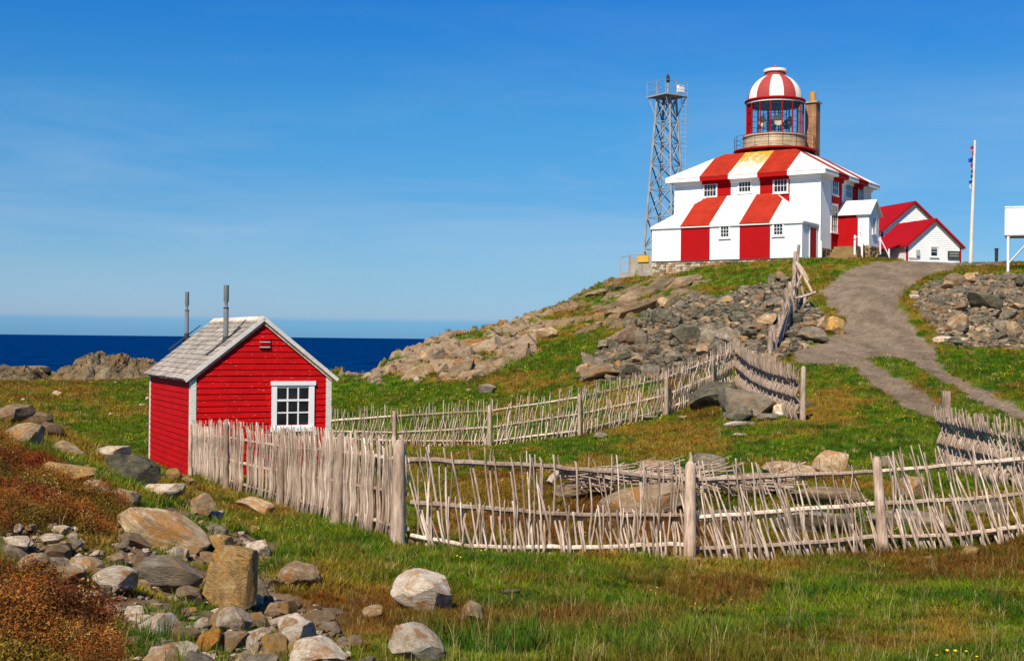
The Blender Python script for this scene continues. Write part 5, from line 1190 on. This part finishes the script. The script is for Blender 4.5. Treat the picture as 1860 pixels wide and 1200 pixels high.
 (1660, 543, 18, 9, 'rock_white', 95, 0, 'little white stone at the grassy edge of the road', {}),
 (1838, 605, 40, 22, 'rock_tan', 96, 0, 'tan slab in the right rubble heap near the frame edge', {}),
 (1790, 562, 70, 30, 'rock_green', 97, -.15, 'largest dark block of the right rubble heap', {}),
 (1240, 625, 66, 38, 'rock_green', 98, .15, 'largest grey-green block in the middle of the left rubble slope', {}),
 (1163, 636, 28, 38, 'rock_grey', 99, 0, 'upright grey block standing in the left rubble slope', {}),
 (1135, 628, 60, 34, 'rock_brown', 100, .35, 'sloping brown slab left of the upright grey block', {}),
 (1200, 588, 50, 32, 'rock_green', 101, .2, 'dark block at the upper left of the rubble slope', {}),
 (1320, 552, 34, 16, 'rock_tan', 102, 0, 'pale tan block near the top of the rubble slope', {}),
 (1375, 548, 28, 14, 'rock_tan', 103, 0, 'tan block at the top of the rubble slope left of the broken fence', {}),
 (1060, 676, 34, 16, 'rock_tan', 104, .3, 'tan slab in the grass left of the rubble slope', {}),
 (1090, 690, 80, 30, 'rock_brown', 105, .25, 'brown slab at the foot of the rubble slope', {}),
]
for (px, pb, w, h, mt, sd_, tl, lb, kw) in B:
    rock_at('boulder' if w > 40 and h > 20 else 'stone', lb, 'boulder' if w > 40 and h > 20 else 'stone', px, pb, w, h, mt, sd_, sub=4 if pb > 800 and w > 45 else 3, tilt=tl, **kw)
# coastal outcrop left of the shed: knobbly mass
def outcrop(label, px0, px1, pb, tops, Y, seed, mat='rock_shore', D=7.0):
    a, b = at(px0, pb, Y), at(px1, pb, Y); nx, ny = 190, 70; X = np.linspace(a.x, b.x, nx); yy = np.linspace(0, 1, ny); XX, T = np.meshgrid(X, yy)
    tx = np.array([at(t[0], t[1], Y).x for t in tops]); tz = np.array([(pb - t[1]) / F * Y for t in tops]) * .84; env = np.interp(XX, tx, tz)
    prof = np.minimum(1, (T / .42)) ** .55 * np.clip((1 - T) / .35, 0, 1) ** .6
    rid = 1 - np.abs(2 * fbm(XX * .8 + T * D * .8, T * D * .7 - XX * .45, seed, 6, .68) - 1); det = fbm(XX * 2.1, T * D * 2.1, seed + 9, 4)
    Z = a.z - .5 + (env + .35) * prof * (.42 + .80 * rid) + (det - .5) * .5 * prof
    fx = (fbm(XX * 1.3, T * D * 1.3, seed + 3, 3) - .5) * .9; fy = (fbm(XX * 1.3, T * D * 1.3, seed + 4, 3) - .5) * 1.3
    co = np.stack([XX + fx, Y - .5 + T * D + fy, Z], -1).reshape(-1, 3); idx = np.arange(nx * ny).reshape(ny, nx)
    m = MB(); m.v = [tuple(c) for c in co]; m.f = [tuple(q_) for q_ in np.stack([idx[:-1, :-1], idx[:-1, 1:], idx[1:, 1:], idx[1:, :-1]], -1).reshape(-1, 4).tolist()]; m.m = [0] * len(m.f)
    return m.build('rock_outcrop', mat, None, smooth=True, sharp=32, label=label, cat='rocks')
outcrop('jagged brown rock outcrop at the far edge of the field, left of the shed', 70, 285, 690,
        [(70, 690), (80, 676), (100, 662), (120, 650), (140, 640), (155, 638), (170, 644), (190, 640), (205, 646), (222, 652), (238, 650), (252, 656), (264, 664), (285, 674)], 93, 31)
outcrop('low tan rock hump on the shoreline at the left edge', -80, 48, 690, [(-80, 680), (-30, 664), (5, 663), (25, 664), (38, 676), (48, 686)], 90, 41)
# scattered individuals
def randpoly(q, poly, x0=None):
    xs = [p[0] for p in poly]; ys = [p[1] for p in poly]
    while True:
        x, y = q.uniform(min(xs), max(xs)), q.uniform(min(ys), max(ys))
        if inpoly(np.array([x]), np.array([y]), poly)[0]: return x, y
def scatter(poly, n, name, label, cat, group, mats, smin, smax, seed, ymax=200, ymin=0, flat=(.35, .8), sub=2, tilt=.35, pw=2.2, bias=0, xmax=1875, embed=.3, pxs=False):
    q = random.Random(seed); c_ = 0; t = 0
    while c_ < n and t < n * 6:
        t += 1; x, y = randpoly(q, poly); 
        if x > xmax: continue
        p = hit(x, y)
        if p is None or p.y > ymax or p.y < ymin: continue
        s = smin + (smax - smin) * q.random() ** pw
        me = rock_mesh(300 + q.randrange(14), sub, q.choice(mats), planes=11)
        fx, fz = q.uniform(.6, 1), q.uniform(*flat)
        mt_ = me.materials[0].name.split('.')[0]; cl = {'rock_green': 'grey-green', 'rock_grey': 'grey', 'rock_brown': 'brown', 'rock_tan': 'tan', 'rock_white': 'whitish', 'rock_ochre': 'ochre', 'rock_outcrop': 'pale brown', 'rock_shore': 'dark brown'}[mt_]
        sz = 'large ' if s > smin + .5 * (smax - smin) else ('' if s > smin + .12 * (smax - smin) else 'small ')
        ys_ = [v_[1] for v_ in poly]; fy = (y - min(ys_)) / (max(ys_) - min(ys_)); xs_ = [v_[0] for v_ in poly]; fx_ = (x - min(xs_)) / (max(xs_) - min(xs_))
        wh = ('upper ' if fy < .34 else 'middle ' if fy < .67 else 'lower ') + ('left part' if fx_ < .34 else 'centre' if fx_ < .67 else 'right part')
        inst(name, me, None, p + Vector((0, 0, s * fz * (.5 - embed) )), (q.uniform(-.25, .25), q.gauss(bias, tilt), q.gauss(0, .6) if bias else q.uniform(0, 6.28)), (s / 2, s / 2 * fx, s / 2 * fz), label=f'{sz}{cl} {label} {wh}', cat=cat, group=group); c_ += 1
RUBM = ['rock_green', 'rock_green', 'rock_grey', 'rock_grey', 'rock_green', 'rock_brown', 'rock_grey', 'rock_tan']
scatter(P_RUBL, 190, 'rubble_block', 'angular block on the rubble slope below the lighthouse,', 'rock', 'loose blocks of the left rubble slope', RUBM, .28, 1.2, 51, ymin=40, ymax=90, embed=.22)
scatter(P_RUBR, 100, 'rubble_block', 'angular block on the rubble heap right of the road,', 'rock', 'loose blocks of the right rubble heap', RUBM, .25, 1.0, 52, ymin=40, ymax=90, embed=.15)
COASTM = ['rock_outcrop', 'rock_outcrop', 'rock_tan', 'rock_brown']
scatter([(650, 692), (700, 652), (745, 636), (830, 604), (960, 580), (1000, 592), (960, 625), (985, 640), (870, 688), (760, 690)], 70, 'coast_rock', 'weathered slab of the coastal rocks sloping to the sea,', 'rock', 'tan slabs of the coastal slope', COASTM, .5, 2.4, 53, flat=(.4, .8), bias=-.4, tilt=.2, sub=3, pw=1.8, embed=.75)
scatter([(1000, 590), (1090, 530), (1190, 510), (1320, 505), (1260, 535), (1190, 560), (1130, 600), (1100, 605), (1050, 612)], 26, 'hillside_slab', 'tilted slab in the grass left below the lighthouse,', 'rock', 'bedrock slabs on the hillside', ['rock_brown', 'rock_brown', 'rock_shore'], 1.2, 3.8, 54, flat=(.25, .4), bias=-.35, tilt=.12, sub=3, pw=1.4, embed=.72)
scatter(P_STONY, 240, 'stone', 'loose stone among the bottom left boulders,', 'stone', 'small stones among the boulders', ['rock_tan', 'rock_white', 'rock_tan', 'rock_grey', 'rock_ochre', 'rock_white', 'rock_brown'], .05, .30, 55, ymax=19, flat=(.4, .8), sub=3, embed=.25, pw=3.2)
scatter([(0, 690), (270, 690), (270, 760), (0, 780)], 18, 'stone', 'pebble on the far field left of the shed,', 'stone', 'pale stones on the far field', ['rock_white', 'rock_tan'], .15, .6, 56, ymin=30, sub=2, flat=(.3, .5))
def stuff_rocks(name, poly, n, smin, smax, mats, seed, ymin=0, ymax=200, sub=1, embed=.2, xmax=1990, flat=.55):
    q = random.Random(seed); rs = np.random.RandomState(seed); vs = []; fs = []; mi = []; base = 0; c = 0; t = 0
    pool = [rock_verts(400 + i, sub, planes=8, rough=.02) for i in range(10)]
    while c < n and t < 8 * n:
        t += 1; x, y = randpoly(q, poly); p = hit(x, y)
        if p is None or not (ymin < p.y < ymax): continue
        P, Fc = pool[q.randrange(10)]; s = smin + (smax - smin) * q.random() ** 2.2
        M3 = np.array(Matrix.Rotation(q.uniform(0, 6.3), 3, 'Z') @ Matrix.Rotation(q.uniform(-.5, .5), 3, 'X'))
        W_ = (P * np.array([s / 2, s / 2 * q.uniform(.5, 1), s / 2 * flat * q.uniform(.6, 1.3)])) @ M3.T + np.array([p.x, p.y, p.z + s * (.25 - embed)])
        vs.append(W_); fs += [tuple(base + i for i in f) for f in Fc]; k = q.randrange(len(mats)); mi += [k] * len(Fc); base += len(P); c += 1
    m = MB(); m.v = [tuple(v) for v in np.concatenate(vs)]; m.f = fs; m.m = mi
    return m.build(name, mats, None, kind='stuff')
o = stuff_rocks('rubble', P_RUBL, 3400, .10, .55, ['rock_green', 'rock_grey', 'rock_green', 'rock_tan', 'rock_brown'], 61, 40, 90); tag(o, 'small broken stones filling the rubble slope left of the road', 'rubble')
o = stuff_rocks('rubble', P_RUBR, 2000, .10, .5, ['rock_green', 'rock_grey', 'rock_brown', 'rock_tan'], 62, 40, 90); tag(o, 'small broken stones filling the rubble heap right of the road', 'rubble')
o = stuff_rocks('pebbles', P_STONY, 1500, .025, .10, ['rock_tan', 'rock_white', 'rock_brown', 'rock_grey'], 63, 3, 19, embed=.05); tag(o, 'pebbles and stone chips among the lower left boulders', 'pebbles')
gp = [[(1590, 478), (1720, 478), (1640, 540), (1660, 600), (1860, 760), (1700, 750), (1560, 660), (1450, 650), (1530, 580), (1500, 530)]]
o = stuff_rocks('road_gravel', gp[0], 2600, .02, .07, ['rock_tan', 'rock_brown', 'rock_tan'], 64, 25, 84, embed=.1, flat=.4); tag(o, 'loose gravel on the road and wheel tracks', 'gravel')
o = stuff_rocks('rock_chips', P_COAST, 420, .15, .6, ['rock_outcrop', 'rock_brown', 'rock_brown'], 65, 55, 100, embed=.3, flat=.45); tag(o, 'broken rock pieces between the coastal slabs', 'rock chips')

# ================================================================== VEGETATION (scattered by geometry nodes)
def tuft(seed, n, h, spread, w, curl=.5, heath=False):
    q = random.Random(seed); m = MB()
    for i in range(n):
        a = q.uniform(0, 6.283); r = spread * math.sqrt(q.random()) * .6; base = Vector((math.cos(a) * r, math.sin(a) * r, -.02)); a2 = q.uniform(0, 6.283); d = Vector((math.cos(a2), math.sin(a2), 0)); hh = h * q.uniform(.5, 1.1); side = Vector((-d.y, d.x, 0)) * w * q.uniform(.7, 1.3)
        le = q.uniform(.1, curl) * hh
        p1 = base + d * le * .35 + Vector((0, 0, hh * .6)); p2 = base + d * le + Vector((0, 0, hh))
        k = len(m.v); m.v += [tuple(base - side), tuple(base + side), tuple(p1 + side * .7), tuple(p1 - side * .7), tuple(p2)]
        m.f += [(k, k + 1, k + 2, k + 3), (k + 3, k + 2, k + 4)]; m.m += [0, 0]
    return m
def sprig(seed, n, h, spread, leaf):
    q = random.Random(seed); m = MB()
    for i in range(n):
        a = q.uniform(0, 6.283); el = q.uniform(.15, 1.4); d = Vector((math.cos(a) * math.cos(el), math.sin(a) * math.cos(el), math.sin(el))); L_ = q.uniform(.3, 1)
        c = Vector((d.x * spread * L_, d.y * spread * L_, max(.0, d.z * h * L_))); x = Vector((q.uniform(-1, 1), q.uniform(-1, 1), q.uniform(-1, 1))).normalized(); y = x.cross(Vector((q.uniform(-1, 1), q.uniform(-1, 1), q.uniform(-1, 1)))).normalized(); s = leaf * q.uniform(.6, 1.4)
        k = len(m.v); m.v += [tuple(c - x * s), tuple(c + y * s * .45), tuple(c + x * s), tuple(c - y * s * .45)]; m.f.append((k, k + 1, k + 2, k + 3)); m.m.append(0)
    return m
def flower(seed):
    m = MB(); m.tube([(0, 0, 0), (.004, 0, .07)], .002, 3); q = random.Random(seed)
    for i in range(2):
        c = Vector((q.uniform(-.05, .05), q.uniform(-.05, .05), q.uniform(.08, .14))); m.lathe(c, [(.0, -.004), (.014, .0), (.010, .005), (.0, .007)], 6, m=0)
    return m
def source(mb, name, mat):
    me = bpy.data.meshes.new(name); me.from_pydata(mb.v, [], mb.f); me.materials.append(MATS[mat]); me.update()
    return bpy.data.objects.new(name, me)
def gn_scatter(name, pts, tint, scl, sources, label, cat, tilt=.18):
    me = bpy.data.meshes.new(name); me.vertices.add(len(pts)); me.vertices.foreach_set('co', pts.astype(np.float32).ravel())
    a = me.attributes.new('tint', 'FLOAT_COLOR', 'POINT'); c4 = np.ones((len(pts), 4), np.float32); c4[:, :3] = tint; a.data.foreach_set('color', c4.ravel())
    b = me.attributes.new('scl', 'FLOAT', 'POINT'); b.data.foreach_set('value', scl.astype(np.float32)); me.update()
    o = bpy.data.objects.new(name, me); COL.objects.link(o); tag(o, label, cat, kind='stuff')
    c = bpy.data.collections.new(name + '_sources')
    for s in sources: c.objects.link(s)
    ng = bpy.data.node_groups.new(name + '_nodes', 'GeometryNodeTree'); ng.interface.new_socket('Geometry', in_out='INPUT', socket_type='NodeSocketGeometry'); ng.interface.new_socket('Geometry', in_out='OUTPUT', socket_type='NodeSocketGeometry')
    gi = ng.nodes.new('NodeGroupInput'); go = ng.nodes.new('NodeGroupOutput'); ci = ng.nodes.new('GeometryNodeCollectionInfo'); ci.inputs['Collection'].default_value = c
    ci.inputs['Separate Children'].default_value = True; ci.inputs['Reset Children'].default_value = True
    ip = ng.nodes.new('GeometryNodeInstanceOnPoints'); ip.inputs['Pick Instance'].default_value = True
    rv = ng.nodes.new('FunctionNodeRandomValue'); rv.data_type = 'FLOAT_VECTOR'; rv.inputs[0].default_value = (-tilt, -tilt, 0); rv.inputs[1].default_value = (tilt, tilt, 6.283)
    na = ng.nodes.new('GeometryNodeInputNamedAttribute'); na.data_type = 'FLOAT'; na.inputs['Name'].default_value = 'scl'
    L = ng.links.new; L(gi.outputs[0], ip.inputs['Points']); L(ci.outputs[0], ip.inputs['Instance']); L(rv.outputs[0], ip.inputs['Rotation']); L(na.outputs[0], ip.inputs['Scale']); L(ip.outputs[0], go.inputs[0])
    md = o.modifiers.new('scatter', 'NODES'); md.node_group = ng
    return o
RS = np.random.RandomState(4)
FOOT = [(K, -.05, SW + .05, -.05, SL + .05), ]
def veg_points(n, y0, y1, keep, p=1.0, umax=.43):
    """random points; density falls with distance"""
    t = RS.rand(n) ** p; y = y0 * (y1 / y0) ** t; x = (RS.rand(n) * 2 - 1) * umax * (y + 2)
    v = np.log((y + 8) / 2.0) / lnr * (NV - 1); u = (x / (y + 8) + .62) / 1.24 * (NU - 1)
    i = np.clip(v.astype(int), 0, NV - 2); j = np.clip(u.astype(int), 0, NU - 2); fv = v - i; fu = u - j
    z = (TZ[i, j] * (1 - fu) + TZ[i, j + 1] * fu) * (1 - fv) + (TZ[i + 1, j] * (1 - fu) + TZ[i + 1, j + 1] * fu) * fv
    zn = zones(x, y, z); k = keep(zn, x, y)
    # not inside buildings
    rx, ry = x - SCn[0], y - SCn[1]; a = rx * su_[0] + ry * su_[1]; b = rx * sv_[0] + ry * sv_[1]; k &= ~((a > -.03) & (a < SW + .03) & (b > -.03) & (b < SL))
    rx, ry = x - LC[0], y - LC[1]; a = rx * U[0] + ry * U[1]; b = rx * V[0] + ry * V[1]; k &= ~((a > -11.3) & (a < 2.6) & (b > -.05) & (b < 13.3))
    zn = {q_: v_[k] for q_, v_ in zn.items()}; return np.stack([x[k], y[k], z[k]], 1), zn, x[k], y[k]
def grassy(zn, x, y):
    r = RS.rand(len(x)); k = ~(zn['road'] | zn['rub'] | zn['coast'] | zn['heath'])
    st = fbm(x * 2.2, y * 2.2, 111, 3) > .52
    return k & (~zn['stony'] | (st & (r < .55)))
def straw(c, n, f=.05, g=.16):
    u = RS.rand(n, 1); c = np.where(u < f, np.array([.34, .25, .085]), c); return np.where(u > 1 - g, c * .45 + np.array([.05, .018, .004]), c)
def jit(c, n, a=.25):
    c = straw(c, n)
    return c * (1 + a * (RS.rand(n, 1) * 2 - 1)) * (1 + .12 * (RS.rand(n, 3) * 2 - 1))
near_src = [source(tuft(i, 15, .082, .075, .0028, 1.2), 'grass_tuft', 'grass_blade') for i in range(5)]
P, zn, x, y = veg_points(100000, 5.5, 24, grassy, 1.0)
gn_scatter('grass', P, jit(veg_tint(zn, x, y), len(x), .4) * 1.0, (.55 + RS.rand(len(x)) * .6) * (.45 + 1.2 * fbm(x * 1.6, y * 1.6, 201, 3)) * (1 - .25 * zn['rust']) * np.clip(y / 10, .8, 1.7), near_src, 'short rough green and rusty grass around and inside the wattle enclosure', 'grass')
far_src = [source(tuft(20 + i, 16, .17, .22, .011, .8), 'grass_tuft', 'grass_blade') for i in range(4)]
P, zn, x, y = veg_points(90000, 22, 112, grassy, .85)
gn_scatter('meadow_grass', P, jit(veg_tint(zn, x, y), len(x), .3) * 1.0, (.45 + RS.rand(len(x)) * .5) * np.clip(y / 45, .75, 1.5), far_src, 'grass of the far field and hillside', 'grass')
tall_src = [source(tuft(40 + i, 20, .21, .09, .0032, .9), 'grass_tuft', 'grass_blade') for i in range(3)]
P, zn, x, y = veg_points(9000, 6, 30, lambda z_, x_, y_: grassy(z_, x_, y_) & (fbm(x_ * .8, y_ * .8, 77, 3) > .56), .9)
gn_scatter('tall_grass', P, jit(lerp(veg_tint(zn, x, y), np.array([.05, .12, .012])[None], np.full(len(x), .35)), len(x), .3), (.5 + RS.rand(len(x)) * .6), tall_src, 'taller green tussocks standing in the grass', 'grass')
he_src = [source(sprig(60 + i, 95, .17, .13, .0095), 'heath_sprig', 'heath_leaf') for i in range(4)]
P, zn, x, y = veg_points(90000, 4.5, 24, lambda z_, x_, y_: z_['heath'] & (RS.rand(len(x_)) < np.clip(y_ / 14, .5, 1)), 1.0)
g_ = fbm(x * 1.6, y * 1.6, 301, 4); tn = lerp(np.array([.19, .042, .009])[None], np.array([.25, .095, .015])[None], sm(.4, .65, g_)); tn = lerp(tn, np.array([.15, .115, .010])[None], sm(.46, .66, fbm(x * 1.1, y * 1.1, 311, 4)) * .8)
tn = lerp(tn, np.array([.06, .018, .009])[None], sm(.55, .75, fbm(x * 2.5, y * 2.5, 321, 3)) * .8)
gn_scatter('heath', P, jit(tn, len(x), .45), (.35 + RS.rand(len(x)) * .5) * (.4 + 1.5 * fbm(x * 2.6, y * 2.6, 331, 3)), he_src, 'low rusty orange heath shrubs covering the bank at the left', 'heath')
st_src = [source(tuft(80 + i, 5, .30, .10, .0016, .5), 'seed_stalk', 'grass_blade') for i in range(3)]
P, zn, x, y = veg_points(7000, 6, 32, lambda z_, x_, y_: grassy(z_, x_, y_) & (RS.rand(len(x_)) < .35), .9)
gn_scatter('seed_stalks', P, jit(np.tile(np.array([.36, .27, .11]), (len(x), 1)), len(x), .4), (.4 + RS.rand(len(x)) * .6), st_src, 'thin dry seed stalks standing above the grass', 'grass')
fl_src = [source(flower(i), 'flower_head', 'petal_yellow') for i in range(3)]
P, zn, x, y = veg_points(26000, 8, 95, lambda z_, x_, y_: grassy(z_, x_, y_) & (fbm(x_ * .5, y_ * .5, 88, 3) > .62) & (RS.rand(len(x_)) < .2) & ((y_ > 16) | (RS.rand(len(x_)) < .25)), .9)
gn_scatter('yellow_flowers', P + np.array([0, 0, .02]), np.ones((len(x), 3)), (.5 + RS.rand(len(x)) * .5) * np.clip(y / 25, .9, 2.4), fl_src, 'tiny yellow wildflowers dotted through the grass', 'flowers')
print('objects', len(bpy.data.objects), 'shingles', shing_n)
